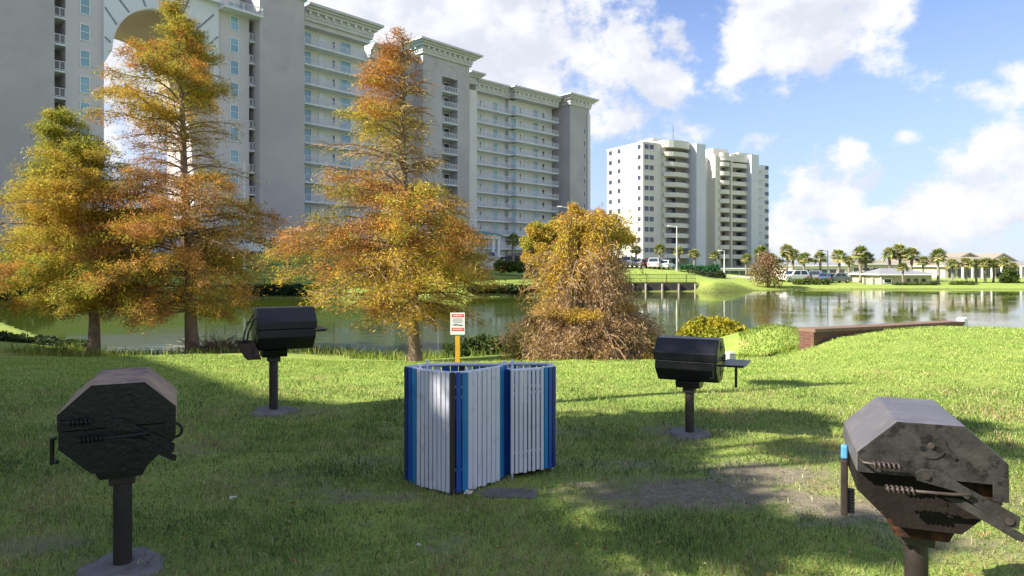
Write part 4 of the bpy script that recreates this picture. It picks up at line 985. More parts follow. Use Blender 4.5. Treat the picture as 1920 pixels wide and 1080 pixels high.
# ------------------------------------------------------------------ the bald cypresses at the near shore
twig_m = M('bare_twig', (.32, .205, .12), .9, .3, 4)
PAL = {'gold': (.52, .345, .05), 'yellow': (.50, .41, .06), 'green': (.33, .35, .055), 'orange': (.56, .27, .055), 'rust': (.42, .21, .07), 'brown': (.36, .22, .095), 'olive': (.29, .26, .06), 'tan': (.46, .33, .20)}
def vnoise(p, s, seed=0):
    q = p * s + seed
    return (np.sin(q[:, 0] * 1.7 + 1.3 * np.sin(q[:, 1] * 1.1 + seed)) + np.sin(q[:, 1] * 1.9 + 1.2 * np.sin(q[:, 2] * 1.3)) + np.sin(q[:, 2] * 2.1 + 1.1 * np.sin(q[:, 0] * .9))) / 3
def cypress(label, d, trunk, env, base_r, nb, leaves, mix_fn, bare_fn=None, droop=.18, weep=0.0, twig_n=14, size=.055, asp=.17, fuzz=1.12, domes=None, rise=.2, seed=1, lower_bare=None):
    """trunk: (px, py) from base to tip; env: (py, px_left, px_right) crown outline; the crown is as deep as it is wide"""
    r = np.random.default_rng(seed)
    px0, py0 = trunk[0]; bx = P(px0, d)[0]; bz = gz(bx, d)
    root = empty('cypress_tree', (bx, d, bz), 0, label, 'tree', 'autumn bald cypresses at the pond edge')
    tz = np.array([zat(y, d) - bz for _, y in trunk]); tz[0] = -.15; tx = np.array([P(x, d)[0] - bx for x, _ in trunk])
    order = np.argsort(tz); tzs, txs = tz[order], tx[order]
    def tr(z): return np.interp(z, tzs, txs)
    ztop = tzs[-1]
    ez = np.array([zat(y, d) - bz for y, _, _ in env]); el = np.array([P(a, d)[0] - bx for _, a, _ in env]); er = np.array([P(b, d)[0] - bx for _, _, b in env])
    o2 = np.argsort(ez); ez, el, er = ez[o2], el[o2], er[o2]
    mb = MB()
    zz = np.concatenate([[-.15, .08, .25, .6], np.linspace(1.2, ztop * .98, 14)])
    rad = [base_r * 1.75, base_r * 1.45, base_r * 1.2, base_r * 1.05] + [max(.012, base_r * (1 - z / ztop) ** .85) for z in zz[4:]]
    ph = r.random() * 6
    mb.tube([(tr(z) + .03 * math.sin(z * 1.3 + ph), .05 * math.sin(z * .9 + ph), z) for z in zz], rad, 10)
    V, Fc, T = [], [], []; nv = 0; tb = MB()
    lo, hi = ez[0], ez[-1]
    # branch heights: denser where the crown is wider
    u = (np.arange(nb) + r.random(nb)) / nb
    zs_ = lo + (hi - lo) * u ** 1.1
    nt0 = 15 if weep == 0 else 8; ti = np.floor(u * nt0); zt0_ = lo + (hi - lo) * ((ti + .5) / nt0) ** 1.1
    zs_ = np.clip(zt0_ + (zs_ - zt0_) * .95 + r.normal(size=nb) * (hi - lo) / nt0 * .35, lo, hi - .02)
    for i in range(nb):
        zt = zs_[i]; az = i * 2.39996 + r.normal() * .25
        L_, R_ = max(.05, tr(zt) - np.interp(zt, ez, el)), max(.05, np.interp(zt, ez, er) - tr(zt))
        ca = math.cos(az); rr = (R_ * (1 + ca) / 2 + L_ * (1 - ca) / 2)
        depth_r = min((L_ + R_) / 2, rr * 1.2 + .3); rr = abs(ca) * (R_ if ca > 0 else L_) + (1 - abs(ca)) * depth_r
        rr *= (.84 + .22 * r.random()) if r.random() < .45 else (.42 + .44 * r.random())
        up_ = (zt - lo) / (hi - lo); attach = zt - rr * (rise * (.2 + 1.9 * up_) if weep == 0 else rise * .2) * (.6 + .8 * r.random()); attach = max(.5, min(attach, ztop * .99))
        hx, hy = math.cos(az), math.sin(az)
        bend = r.normal() * .28; wig = r.normal()
        ns = 7; S = np.linspace(0, 1, ns)
        pts = []
        for s in S:
            aa = az + bend * s * s; zc = attach + (zt - attach) * s ** .85 + rr * ((.05 + .06 * wig) * math.sin(math.pi * s) + .03 * wig * math.sin(7 * s) - droop * (1.15 - up_) * s ** 2.2)
            pts.append((tr(attach) + rr * s * math.cos(aa), rr * s * math.sin(aa), zc))
        if domes:
            dm = domes[i % len(domes)]; zt_, zb2 = zat(dm[0], d) - bz, zat(dm[1], d) - bz; xc = P(dm[4] if len(dm) > 4 else 1085, d)[0] - bx
            Rr = max(.1, P(dm[3], d)[0] - bx - xc); Ll = max(.1, xc - (P(dm[2], d)[0] - bx)); rr = abs(ca) * (Rr if ca > 0 else Ll) + (1 - abs(ca)) * (Rr + Ll) / 2
            rr *= .45 + .58 * r.random() ** .7; z1 = zb2 + (zt_ - zb2) * r.random() ** 1.3 * .75; z0_ = zt_ - (zt_ - zb2) * (.12 + .3 * r.random()); up_ = .2; pk = zt_ - (zt_ - zb2) * .35 * r.random() ** 2
            pts = [(xc * min(1, s * 2) + tr(z0_) * (1 - min(1, s * 2)) + rr * math.sin(s * 1.5) * math.cos(az + bend * s), rr * math.sin(s * 1.5) * math.sin(az + bend * s), z0_ + (pk - z0_) * math.sin(min(1, s * 2) * 1.57) - (pk - z1) * max(0, s - .3) ** 1.7 / .7 ** 1.7) for s in S]
        pts = np.array(pts)
        b0 = max(.007, min(.012 + .011 * rr, .045))
        mb.tube(pts, [b0 * (1 - .85 * s) for s in S], 5, cap=False)
        thin = r.random() < .13
        bare = 0 if bare_fn is None else bare_fn(pts[-1][0] + bx, pts[-1][2] + bz, az)
        bare = max(bare, .85) if thin else bare
        # flat sprays of side twigs
        nt_ = max(4, int(twig_n * (.35 + .65 * min(1, rr / 2.2))))
        for j in range(nt_):
            s = .16 + .84 * ((j + r.random()) / nt_) ** .85
            p = np.array([np.interp(s, S, pts[:, k]) for k in range(3)])
            side = 1 if j % 2 else -1
            ta = az + side * (R(58) - R(34) * s + r.normal() * .3)
            tl = (.22 + .34 * rr * (1.08 - s * .8)) * (.65 + .6 * r.random())
            if weep > 0 and r.random() < weep:
                dirv = np.array([math.cos(ta) * .45, math.sin(ta) * .45, -1.0]); tl = (.30 + (.75 if up_ < .55 else .3) * r.random())
            else:
                dirv = np.array([math.cos(ta), math.sin(ta), -.02 + .25 * r.normal()])
            dirv = dirv / np.linalg.norm(dirv); sag = np.array([0, 0, -.18 * tl * (1 + 2 * weep)])
            e = p + dirv * tl + sag; m_ = p + dirv * tl * .5 + sag * .15
            if r.random() < .75 or bare > .4: tb.tube([p, m_, e], [.011, .008, .004] if weep == 0 else [.007, .005, .003], 3, cap=False)
            nl = int(leaves * (.35 + tl / .9) * (1 - bare))
            if nl < 1: continue
            t = r.random((nl, 1)) ** .8
            c = p + dirv * tl * t + sag * t * t + r.normal(size=(nl, 3)) * np.array([.07, .07, .062]) * (1 + .6 * tl) * fuzz
            ax = unit(dirv * .55 + r.normal(size=(nl, 3)) * .55 + np.array([0, 0, -.12 - .5 * weep])) * size * (.55 + .9 * r.random((nl, 1)))
            sd = unit(np.cross(ax, r.normal(size=(nl, 3)))) * np.linalg.norm(ax, axis=1, keepdims=True) * asp
            v, f = quads(c, ax, sd)
            col = mix_fn(c + np.array([bx, 0, bz]), az, r)
            V.append(v); Fc.append(f + nv); nv += len(v); T.append(np.repeat(col, 4, 0))
    mb.build('trunk', bark, root, smooth=True)
    tb.build('twigs', twig_m, root)
    np_obj('crown', np.concatenate(V), np.concatenate(Fc), leaf_autumn, np.concatenate(T), root)
    return root
def mixer(weights_lo, weights_hi, zsplit, seed, scale=.55):
    """palette by height and by drifting patches of colour"""
    names = list(PAL)
    A = np.array([weights_lo.get(k, 0) for k in names], float); B = np.array([weights_hi.get(k, 0) for k in names], float); A /= A.sum(); B /= B.sum()
    pal = np.array([PAL[k] for k in names])
    def fn(p, az, r):
        n = len(p); h = np.clip((p[:, 2] - zsplit[0]) / (zsplit[1] - zsplit[0]), 0, 1)[:, None]
        w = A * (1 - h) + B * h
        cw = np.cumsum(w, 1); key = (vnoise(p, scale, seed) * .55 + .5 + (.055 * r.normal(size=n)) + .16 * math.sin(az * 3.1 + seed + 7 * p[0, 2])).clip(.001, .999)
        i = (cw < key[:, None]).sum(1).clip(0, len(names) - 1)
        return np.clip(pal[i] * (1 + .30 * r.normal(size=(n, 1))).clip(.4, 1.7) * (1 + .08 * r.normal(size=(n, 3))), .01, .9)
    return fn
# leafiest one at the left, its trunk in the shade
E1 = [(212, 96, 122), (250, 78, 182), (300, 66, 232), (340, 42, 255), (372, -8, 262), (420, -25, 272), (470, -25, 275), (510, -45, 295), (545, 20, 290), (572, 95, 225)]
cypress('leafiest golden green cypress with dark short trunk, beside the tallest cypress', 21.8, [(172, 670), (174, 590), (160, 480), (132, 330), (108, 208)], E1, .17, 170, 105, mixer({'green': 1, 'yellow': 2, 'gold': 3, 'orange': 2, 'rust': .6}, {'green': 4, 'yellow': 3.2, 'gold': 1.6, 'orange': 1.2, 'olive': .8}, (0, 4.5), 3), seed=11, twig_n=16)
E2 = [(-12, 324, 336), (25, 302, 346), (65, 272, 378), (100, 254, 404), (132, 212, 420), (160, 184, 428), (190, 180, 436), (225, 196, 440), (255, 225, 432), (285, 255, 400), (315, 240, 460), (345, 235, 528), (385, 175, 538), (430, 165, 540), (470, 165, 535), (505, 120, 505), (535, 85, 500), (562, 150, 478), (580, 240, 430)]
def bare2(x, z, az):
    y = HZ - (z - EYE) * F / 22.4
    b = .80 if 235 < y < 330 else .04
    if math.cos(az) > .1 and 190 < y < 335: b = .86
    if y > 500: b = .45
    if y > 345 and math.cos(az) > .35: b = max(b, .5)
    return b
cypress('tallest cypress, golden on top, bare at mid height, straight trunk at the water edge', 22.4, [(366, 669), (358, 580), (352, 430), (345, 300), (338, 120), (329, -14)], E2, .21, 205, 100, mixer({'gold': 2.4, 'orange': 1.8, 'rust': 1.6, 'brown': 1.8, 'olive': 1.2, 'yellow': 1, 'tan': .6}, {'green': 1.6, 'yellow': 1.6, 'gold': 3, 'orange': 1.8, 'olive': .8, 'rust': .9, 'brown': .6}, (0, 8), 5), bare_fn=bare2, seed=23, twig_n=15)
E3 = [(60, 750, 758), (100, 716, 774), (150, 655, 795), (190, 645, 800), (225, 625, 802), (250, 585, 798), (290, 565, 832), (325, 590, 800), (350, 590, 860), (385, 540, 900), (420, 512, 912), (460, 505, 905), (500, 500, 908), (530, 545, 905), (560, 570, 900), (590, 610, 890)]
def bare3(x, z, az):
    y = HZ - (z - EYE) * F / 16.5
    if y < 335 and math.cos(az) > -.10: return .90
    if 275 < y < 345: return .88
    if y > 540: return .45
    if math.cos(az) > .5 and y < 420: return .6
    return .05
cypress('middle orange cypress beside the yellow sign post, its shaded side bare near the top', 16.5, [(782, 686), (775, 560), (762, 400), (757, 250), (757, 120), (753, 60)], E3, .125, 190, 100, mixer({'gold': 2.4, 'orange': 1.7, 'rust': 1.2, 'brown': 1.2, 'olive': 1.5, 'yellow': 1.4}, {'green': .9, 'yellow': 2.6, 'gold': 2.6, 'orange': 2, 'rust': 1}, (-.2, 4.2), 8, .8), bare_fn=bare3, seed=37, twig_n=15, size=.044, fuzz=1.05)
E4 = [(380, 1076, 1100), (400, 1050, 1152), (425, 1046, 1192), (452, 1052, 1178), (470, 1000, 1150), (500, 985, 1190), (530, 992, 1196), (552, 1015, 1165), (572, 985, 1220), (600, 955, 1232), (625, 945, 1232)]
DOMES = [(398, 472, 1060, 1180, 1112), (468, 568, 990, 1186, 1085), (578, 692, 955, 1224, 1090), (400, 480, 1048, 1150, 1095), (500, 590, 1000, 1180, 1090), (600, 695, 960, 1226, 1095), (578, 688, 960, 1232, 1120)]
def mix4(p, az, r):
    y = HZ - (p[:, 2] - EYE) * F / 15.0; n = len(p)
    top = (y + 14 * r.normal(size=n)) < 478; gold = np.array([PAL['gold'], PAL['yellow'], PAL['orange'], PAL['green']])[((vnoise(p, 1.1, 3) * .5 + .5 + .12 * r.normal(size=n)) * 4).astype(int).clip(0, 3)]
    tan = np.array([PAL['brown'], PAL['tan'], PAL['brown'], PAL['tan'], PAL['gold']])[((vnoise(p, 1.0, 8) * .5 + .5 + .12 * r.normal(size=n)) * 5).astype(int).clip(0, 4)]
    return np.clip(np.where(top[:, None], gold, tan) * (1 + .28 * r.normal(size=(n, 1))).clip(.4, 1.6), .01, .9)
cypress('weeping brown cypress with hanging twigs down to the grass', 15.0, [(1088, 692), (1085, 600), (1082, 500), (1090, 440), (1112, 388)], E4, .13, 175, 36, mix4, droop=.16, weep=.55, rise=.4, seed=51, twig_n=24, size=.042, asp=.2, fuzz=.7, domes=DOMES)
wt = [o for o in bpy.data.objects if o.name.startswith('cypress_tree')][-1]; wx, wy, wz = wt.location
def clumps(rows, n, size, cols, d=15.0):
    return leafy('crown', [(P(px, d)[0] - wx, dy, zat(py, d) - wz, rx / F * d, rx / F * d * .9, rz / F * d) for px, py, dy, rx, rz in rows], n, size, cols, wt, leaf_autumn, hug=.6, aspect=.18)
clumps([(1082, 406, 0, 18, 20), (1106, 428, -.1, 32, 24), (1138, 432, .1, 28, 20), (1160, 450, -.2, 26, 18), (1070, 446, -.1, 26, 22), (1115, 455, -.3, 34, 20), (1172, 436, .2, 16, 14), (1095, 410, .2, 20, 20), (1074, 390, 0, 11, 13), (1122, 402, 0, 15, 13), (1184, 450, 0, 16, 12), (1050, 468, 0, 13, 12), (1152, 412, .1, 13, 10)], 14500, .042, [PAL['gold'], PAL['yellow'], PAL['green'], PAL['gold'], PAL['orange']])
clumps([(1035, 578, -.8, 50, 13), (1085, 585, -1.0, 40, 14), (1160, 574, -.4, 40, 12)], 3800, .042, [PAL['gold'], PAL['yellow'], PAL['brown']])
clumps([(1000, 640, -.1, 42, 30), (1030, 668, -.2, 40, 22), (975, 668, 0, 36, 22), (1012, 605, .2, 38, 22)], 6500, .042, [PAL['olive'], (.13, .12, .03), (.17, .14, .05), PAL['brown']])
clumps([(1140, 672, -1.0, 26, 20), (1195, 670, -.9, 32, 20), (1212, 640, -.4, 18, 22)], 3000, .042, [PAL['gold'], PAL['yellow'], PAL['tan']])

# bushes and weeds at the near shore
o = leafy('shore_bush', [(P(px, 26)[0], 26 + dy, zat(py, 26), rx, rx, rz) for px, py, dy, rx, rz in ((1300, 624, 0, .55, .38), (1325, 618, .4, .6, .45), (1352, 615, 0, .65, .45), (1378, 622, .2, .45, .38), (1340, 630, -.3, .9, .35), (1315, 608, .1, .28, .32), (1395, 628, .1, .3, .3), (1285, 630, .2, .3, .25))], 8000, .085, [(.34, .31, .03), (.28, .30, .035), (.40, .33, .03)], hug=.5, mat=leaf_autumn)
tag(o, 'rounded yellow-green bush on the bank behind the fourth grill', 'bush')
o = leafy('shore_bush', [(P(px, 14.6)[0], 14.6, zat(py, 14.6), .32, .3, .3) for px, py in ((1165, 676), (1190, 672), (1128, 680), (1208, 668))], 3500, .05, [(.38, .28, .03), (.34, .24, .04), (.28, .17, .05)], hug=.5, mat=leaf_autumn)
tag(o, 'low golden foliage clump at the foot of the weeping cypress', 'bush')
o = leafy('shore_bush', [(P(px, 21)[0], 21 + .3 * (i % 2), zat(py, 21), .55, .4, .35) for i, (px, py) in enumerate(((880, 655), (905, 650), (930, 655), (955, 650), (975, 655), (860, 662)))], 6000, .07, G_DARK + G_MID[:1], hug=.45)
tag(o, 'dark green shore shrubs just behind the yellow sign post', 'bush')
o = leafy('shore_bush', [(P(px, 25.5)[0], 25.5 + .4 * (i % 2), zat(py, 25.5), .75, .5, .33) for i, (px, py) in enumerate(((20, 640), (60, 648), (95, 652), (130, 655), (-15, 636)))], 7000, .08, G_DARK + G_MID[:1], hug=.45)
tag(o, 'dark low growth along the shaded shore beside the dark cypress trunk', 'bush')
mb = MB()
for i in range(260):
    a = random.uniform(0, 6.28); p = Vector(P(408 + random.gauss(0, 24), 22.0 + random.uniform(-.4, .4), z=0)); p.z = gz(p.x, p.y) + random.uniform(0, .28)
    dv = Vector((math.cos(a), math.sin(a) * .5, random.uniform(.1, 1.0))).normalized() * random.uniform(.25, .75)
    mb.tube([p, p + dv * .5 + Vector((0, 0, .05)), p + dv], [.012, .009, .004], 3, cap=False)
tag(mb.build('brush_pile', M('dead_brush', (.17, .12, .085), .95, .3, 3)), 'tangle of dead grey-brown branches at the water beside the tallest cypress trunk', 'brush pile')

# ------------------------------------------------------------------ brick retaining wall, utility boxes
def brick_material():
    m = bpy.data.materials.new('red_brick'); m.use_nodes = True; nt = m.node_tree; N = nt.nodes; L = nt.links; b = N['Principled BSDF']; b.inputs['Roughness'].default_value = .9
    tc = N.new('ShaderNodeTexCoord'); mp = N.new('ShaderNodeMapping'); mp.inputs['Rotation'].default_value = (R(90), 0, 0); L.new(tc.outputs['Object'], mp.inputs[0])
    br = N.new('ShaderNodeTexBrick'); br.inputs['Scale'].default_value = 4.2; br.inputs['Color1'].default_value = (.19, .085, .055, 1); br.inputs['Color2'].default_value = (.15, .07, .05, 1); br.inputs['Mortar'].default_value = (.22, .18, .15, 1); br.inputs['Mortar Size'].default_value = .012
    L.new(mp.outputs[0], br.inputs['Vector'])
    nz = N.new('ShaderNodeTexNoise'); nz.inputs['Scale'].default_value = 5; L.new(tc.outputs['Object'], nz.inputs['Vector'])
    mx = N.new('ShaderNodeMix'); mx.data_type = 'RGBA'; mx.blend_type = 'MULTIPLY'; mx.inputs[0].default_value = .6; L.new(br.outputs[0], mx.inputs[6]); L.new(nz.outputs['Color'], mx.inputs[7]); L.new(mx.outputs[2], b.inputs['Base Color'])
    return m
brick = brick_material()
ws = []
for px, py, d in ((1512, 622, 13.7), (1560, 620, 14.1), (1640, 616, 14.8), (1720, 611, 15.7), (1792, 607, 16.6)): ws.append((*P(px, d)[:2], -.75, zat(py, d)))
bar_wall('brick_wall', 'low curved red brick retaining wall along the sunny lawn above the water', ws, .34, 'wall', brick, .07, M('brick_coping', (.19, .115, .085), .9, .2, 6))
def utility_box(label, px, d, w, dp, h, mat, rz=.3, lean=0):
    x = P(px, d)[0]; o = empty('utility_box', (x, d, gz(x, d)), rz, label, 'utility box')
    mb = MB(); mb.prism([(-w / 2, -dp / 2), (w / 2, -dp / 2), (w / 2, dp / 2), (-w / 2, dp / 2)], -.05, h * .8, 0, [(-w * .46, -dp * .46), (w * .46, -dp * .46), (w * .46, dp * .46), (-w * .46, dp * .46)]); mb.build('cabinet', mat, o, bevel=.015)
    mb = MB(); mb.prism([(-w * .5, -dp * .5), (w * .5, -dp * .5), (w * .5, dp * .5), (-w * .5, dp * .5)], h * .8 + .003, h, 0, [(-w * .36, -dp * .36), (w * .36, -dp * .36), (w * .36, dp * .36), (-w * .36, dp * .36)]); mb.build('lid', mat, o, bevel=.015)
    return o
box_m = M('utility_paint', (.46, .48, .42), .7, .12, 4)
utility_box('pale grey-green utility box in the grass behind the fourth grill', 1369, 11.5, .15, .15, .24, box_m)
utility_box('small white utility box with dark base at the far end of the brick wall', 1804, 16.6, .2, .2, .26, M('white_plastic', (.8, .8, .78), .5, .05, 3), .5)

# ------------------------------------------------------------------ charcoal grills
grill_black = M('black_grill_paint', (.0045, .0045, .0055), .36, .3, 8, spec=.5, bump=.12, bscale=45)
grill_worn = M('weathered_grill_paint', (.10, .096, .108), .5, .12, 5, spec=.4, bump=.08, bscale=60, col2=(.145, .135, .145), c2lo=.50, c2hi=.75, c2scale=14)
grill_face = M('sooty_grill_plate', (.034, .031, .030), .5, .45, 14, spec=.35, bump=.15, bscale=70, col2=(.010, .009, .009), c2lo=.52, c2hi=.64, c2scale=20)
grill_scoop = M('rusty_scoop', (.09, .065, .055), .8, .3, 6, spec=.2, bump=.2, bscale=50, col2=(.03, .022, .02), c2lo=.5, c2hi=.65, c2scale=6)
rust_orange = M('orange_rust', (.035, .020, .016), .85, .3, 6, spec=.15, bump=.25, bscale=50, col2=(.22, .075, .03), c2lo=.48, c2hi=.66, c2scale=5)
grill_rust = M('rusted_grill_steel', (.013, .009, .008), .8, .3, 6, spec=.2, bump=.25, bscale=50, col2=(.27, .09, .032), c2lo=.56, c2hi=.72, c2scale=3.6)
grill_tan = M('rust_bleached_lid', (.22, .16, .135), .6, .25, 6, spec=.3, bump=.15, bscale=45, col2=(.42, .28, .18), c2lo=.38, c2hi=.60, c2scale=6)
steel = M('shaded_steel', (.02, .02, .022), .45, .3, 20, metal=.3); steel_lit = M('sunlit_steel_rod', (.065, .05, .047), .5, .3, 20, metal=.2)  # rod steel with light in its tone: dark on shaded grills, lighter on sunlit
footing_m = M('weathered_footing', (.20, .185, .175), .95, .25, 7, bump=.5, bscale=30, col2=(.10, .085, .07), c2lo=.5, c2hi=.7, c2scale=6)
post_m = M('brown_black_post', (.032, .024, .022), .5, .4, 5, spec=.45, bump=.15, bscale=30, col2=(.10, .055, .035), c2lo=.58, c2hi=.75, c2scale=6)
HW, HH, TX, SY = .255, .215, .115, .083
def spring_handle(mb, x0, x1, y, z, r=.017, turns=6, dz=0.0):
    pts = [(x0 + (x1 - x0) * i / (turns * 8), y + r * math.cos(i * math.pi / 4), z + dz * i / (turns * 8) + r * math.sin(i * math.pi / 4)) for i in range(turns * 8 + 1)]
    mb.tube(pts, .0042, 5)
def grill(label, px, d, rz, zc, L=.56, lid_m=None, body_m=None, face_m=None, shelf=None, tray=False, lever=True, base_z=None, foot=.22, ring=True, off=0.0, sc_=1.0, lap=0.0):
    x = P(px, d)[0]; g0 = gz(x, d)
    o = empty('charcoal_grill', (x, d, g0), R(rz), label, 'grill', 'pedestal charcoal grills on the lawn'); zc = (zc - g0) / sc_; o.scale = (sc_,) * 3
    lid_m = lid_m or grill_black; body_m = body_m or grill_black; face_m = face_m or grill_black
    y0, y1 = -L / 2 + off, L / 2 + off
    low = [(-HW + .006, 0), (-HW + .006, -SY), (-TX, -HH), (TX, -HH), (HW - .006, -SY), (HW - .006, 0)]
    up = [(HW, .004), (HW, SY), (TX, HH), (-TX, HH), (-HW, SY), (-HW, .004)]
    mb = MB(); mb.prism_y([(a, b + zc) for a, b in low], y0 + .012 + lap, y1 - .012); body = mb.build('firebox', body_m, o, bevel=.006)
    mb = MB(); mb.prism_y([(a, b + zc) for a, b in up], y0 + .004, y1); lid = mb.build('lid', lid_m, o, bevel=.006)
    # end plate standing just proud of the lid and the firebox at the working end
    mb = MB(); k = .985
    mb.prism_y([(a * k, b * k + zc + .002) for a, b in up], y0 - .004, y0 + .003); mb.build('end_plate', face_m, lid)
    mb = MB(); mb.prism_y([(a * k, b * k + zc) for a, b in low], y0 + .002 + lap, y0 + .011 + lap); mb.build('end_plate', body_m if body_m is not grill_black else face_m, body)
    # draught disc with three holes, rivet and tab
    def disc(cx, cz, r, y, t, n=22): 
        return [(cx + r * math.cos(2 * math.pi * i / n), cz + r * math.sin(2 * math.pi * i / n)) for i in range(n)], y - t, y
    mb = MB(); pl, a, b = disc(.0, zc + .135, .052, y0 - .0045, .005); mb.prism_y(pl, a, b)
    mb.prism_y([(.03, zc + .125), (.075, zc + .085), (.085, zc + .095), (.045, zc + .145)], y0 - .012, y0 - .0098); dd = mb.build('draught_disc', face_m, lid)
    for t in (100, 210, 330):
        mb = MB(); pl, a, b = disc(.031 * math.cos(R(t)), zc + .135 + .031 * math.sin(R(t)), .0115, y0 - .0096, .001, 12); mb.prism_y(pl, a, b); mb.build('vent_hole', dark_metal, dd)
    mb = MB(); pl, a, b = disc(0, zc + .135, .011, y0 - .0098, .008, 12); mb.prism_y(pl, a, b); mb.build('rivet', steel_lit if face_m is grill_face else steel, dd)
    mb = MB(); pl, a, b = disc(.02, zc - .115, .045, y0 + .0015 + lap, .005); mb.prism_y(pl, a, b); mb.prism_y([(.05, zc - .125), (.10, zc - .15), (.105, zc - .138), (.06, zc - .105)], y0 - .009 + lap, y0 - .004 + lap); mb.build('draught_disc', body_m, body)
    rod = steel_lit if face_m is grill_face else steel
    # spring-grip handles: one on the lid, one on the grate lever
    mb = MB(); mb.tube([(-HW + .01, y0 - .002, zc + .055), (-HW + .02, y0 - .045, zc + .055), (-.10, y0 - .05, zc + .045)], .006, 6); spring_handle(mb, -.205, -.105, y0 - .0485, zc + .05, .013, 6); mb.build('spring_handle', rod, lid, smooth=True)
    k_ = .80 if face_m is grill_face else .70
    if lever:
        mb = MB(); mb.tube([(-.16, y0 - .06, zc - .035), (.06, y0 - .055, zc - .032), (.12, y0 - .04, zc - .03), (.13, y0 - .02, zc - .045)], .0065, 6); spring_handle(mb, -.16, -.06, y0 - .059, zc - .034, .013, 6); mb.build('lever_rod', rod, o, smooth=True)
        mb = MB(); mb.prism_y([(-.055, zc + .028), (-.03, zc + .045), (.02, zc + .045), (.13 * k_, zc - .005), (.355 * k_, zc - .10), (.345 * k_, zc - .145), (.27 * k_, zc - .135), (.08, zc - .03), (-.05, zc - .002)], y0 - .022, y0 - .016); mb.build('grate_lever', face_m, o, bevel=.002)
        mb = MB(); mb.prism_y([(.04, zc - .055), (.10, zc - .055), (.365 * k_, zc - .16), (.36 * k_, zc - .185), (.33 * k_, zc - .18)], y0 - .034, y0 - .027); mb.build('lever_brace', face_m, o)
        mb = MB(); pl, a, b = disc(-.018, zc + .018, .012, y0 - .0223, .008, 12); mb.prism_y(pl, a, b); mb.build('rivet', rod, o); mb = MB(); pl, a, b = disc(.31 * k_, zc - .118, .014, y0 - .0223, .006, 12); mb.prism_y(pl, a, b); mb.build('rivet', rod, o)
    mb = MB(); mb.box(HW - .055, HW - .004, y0 - .012, y0 - .0045, zc - .055, zc + .035); lt = mb.build('latch_plate', face_m, lid, bevel=.002)
    mb = MB(); mb.box(HW - .04, HW - .026, y0 - .0132, y0 - .0122, zc + .008, zc + .022); mb.build('slot', dark_metal, lt)
    if ring:
        mb = MB(); n = 12; mb.tube([(HW - .01 + .035 * math.sin(math.pi * i / n), y0 + .03, zc - .045 - .035 * math.cos(math.pi * i / n)) for i in range(n + 1)], .007, 6); mb.build('side_handle', body_m, body, smooth=True)
    # lid handle along the side
    if ring: mb = MB(); mb.tube([(-HW - .002, y0 + .03, zc - .03), (-HW - .02, y0 + .03, zc - .03), (-HW - .02, y0 + .03, zc - .15), (-HW - .004, y0 + .06, zc - .15)], .011, 6); mb.build('hook', body_m, body)
    if False: mb.tube([(-HW - .002, y0 + .12, zc + .03), (-HW - .05, y0 + .12, zc + .03), (-HW - .05, y1 - .12, zc + .03), (-HW - .002, y1 - .12, zc + .03)], .008, 6)
    # saddle, collar, post, footing
    mb = MB(); mb.prism_y([(-.13, zc - HH - .004), (.13, zc - HH - .004), (.095, zc - HH - .075), (-.095, zc - HH - .075)], -.12, .12); mb.build('saddle', rust_orange if lap else body_m, o, bevel=.004)
    zp = zc - HH - .078
    mb = MB(); mb.box(-.06, .06, -.06, .06, zp - .05, zp); mb.build('collar', post_m, o, bevel=.006)
    mb = MB(); mb.tube([(0, 0, -.05), (0, 0, zp - .053)], .0445, 20); mb.tube([(0, 0, zp * .45), (0, 0, zp * .45 + .012)], .0465, 20); mb.build('post', post_m, o, smooth=False)
    mb = MB(); n = 26; out, inn = [], []
    for i in range(n):
        a = 2 * math.pi * i / n; rr = foot * (1 + .10 * math.sin(3 * a + px) + .06 * math.sin(7 * a)); out.append((rr * math.cos(a), rr * math.sin(a))); inn.append((rr * .78 * math.cos(a), rr * .78 * math.sin(a)))
    mb.prism(out, -.06, .03, 0, inn); mb.build('footing', footing_m, o, bevel=.015)
    if shelf:
        # steel shelf standing out beyond one end at the seam
        s = shelf
        ya, yb = (y0 - .265, y0 - .03) if s < 0 else (y1 + .03, y1 + .12)
        mb = MB(); mb.box(-HW + .03, HW - .03, ya, yb, zc - .020, zc - .012); sh = mb.build('shelf', body_m, o, bevel=.002)
        mb = MB()
        for xx in (-HW + .06, HW - .06):
            mb = MB(); mb.box(xx - .012, xx + .012, min(ya + .02 if s < 0 else yb - .02, (y0 + .05) if s < 0 else (y1 - .05)), max(ya + .02 if s < 0 else yb - .02, (y0 + .05) if s < 0 else (y1 - .05)), zc - .036, zc - .021); mb.build('shelf_bracket', body_m, sh)
        yy = ya + .12
        if s < 0: mb = MB(); mb.tube([(.02, yy, zc - .021), (.02, yy, zc - .265)], .013, 8); mb.build('hanging_rod', dark_metal, sh)
    if tray:
        # open ash scoop below the raised end, held by two struts
        q = [(-.13, y0 + .05), (.13, y0 + .05), (.13, y0 - .08), (-.13, y0 - .08)]; t = [(-.17, y0 - .012), (.17, y0 - .012), (.17, y0 - .17), (-.17, y0 - .17)]
        mb = MB(); n = 4
        vs = [(*p, zc - .30) for p in q] + [(*p, zc - .13) for p in t] + [(p[0] * .94, p[1] * .985, zc - .29) for p in q] + [(p[0] * .95, p[1] * .985, zc - .13) for p in t]
        fs = [(0, 1, 2, 3)] + [((i + 1) % 4, i, 4 + i, 4 + (i + 1) % 4) for i in range(4)] + [(8 + i, 8 + (i + 1) % 4, 12 + (i + 1) % 4, 12 + i) for i in range(4)] + [(11, 10, 9, 8)] + [(4 + i, 4 + (i + 1) % 4, 12 + (i + 1) % 4, 12 + i) for i in range(4)]
        mb.add(vs, fs); tr_ = mb.build('ash_scoop', grill_scoop, o)
        mb = MB()
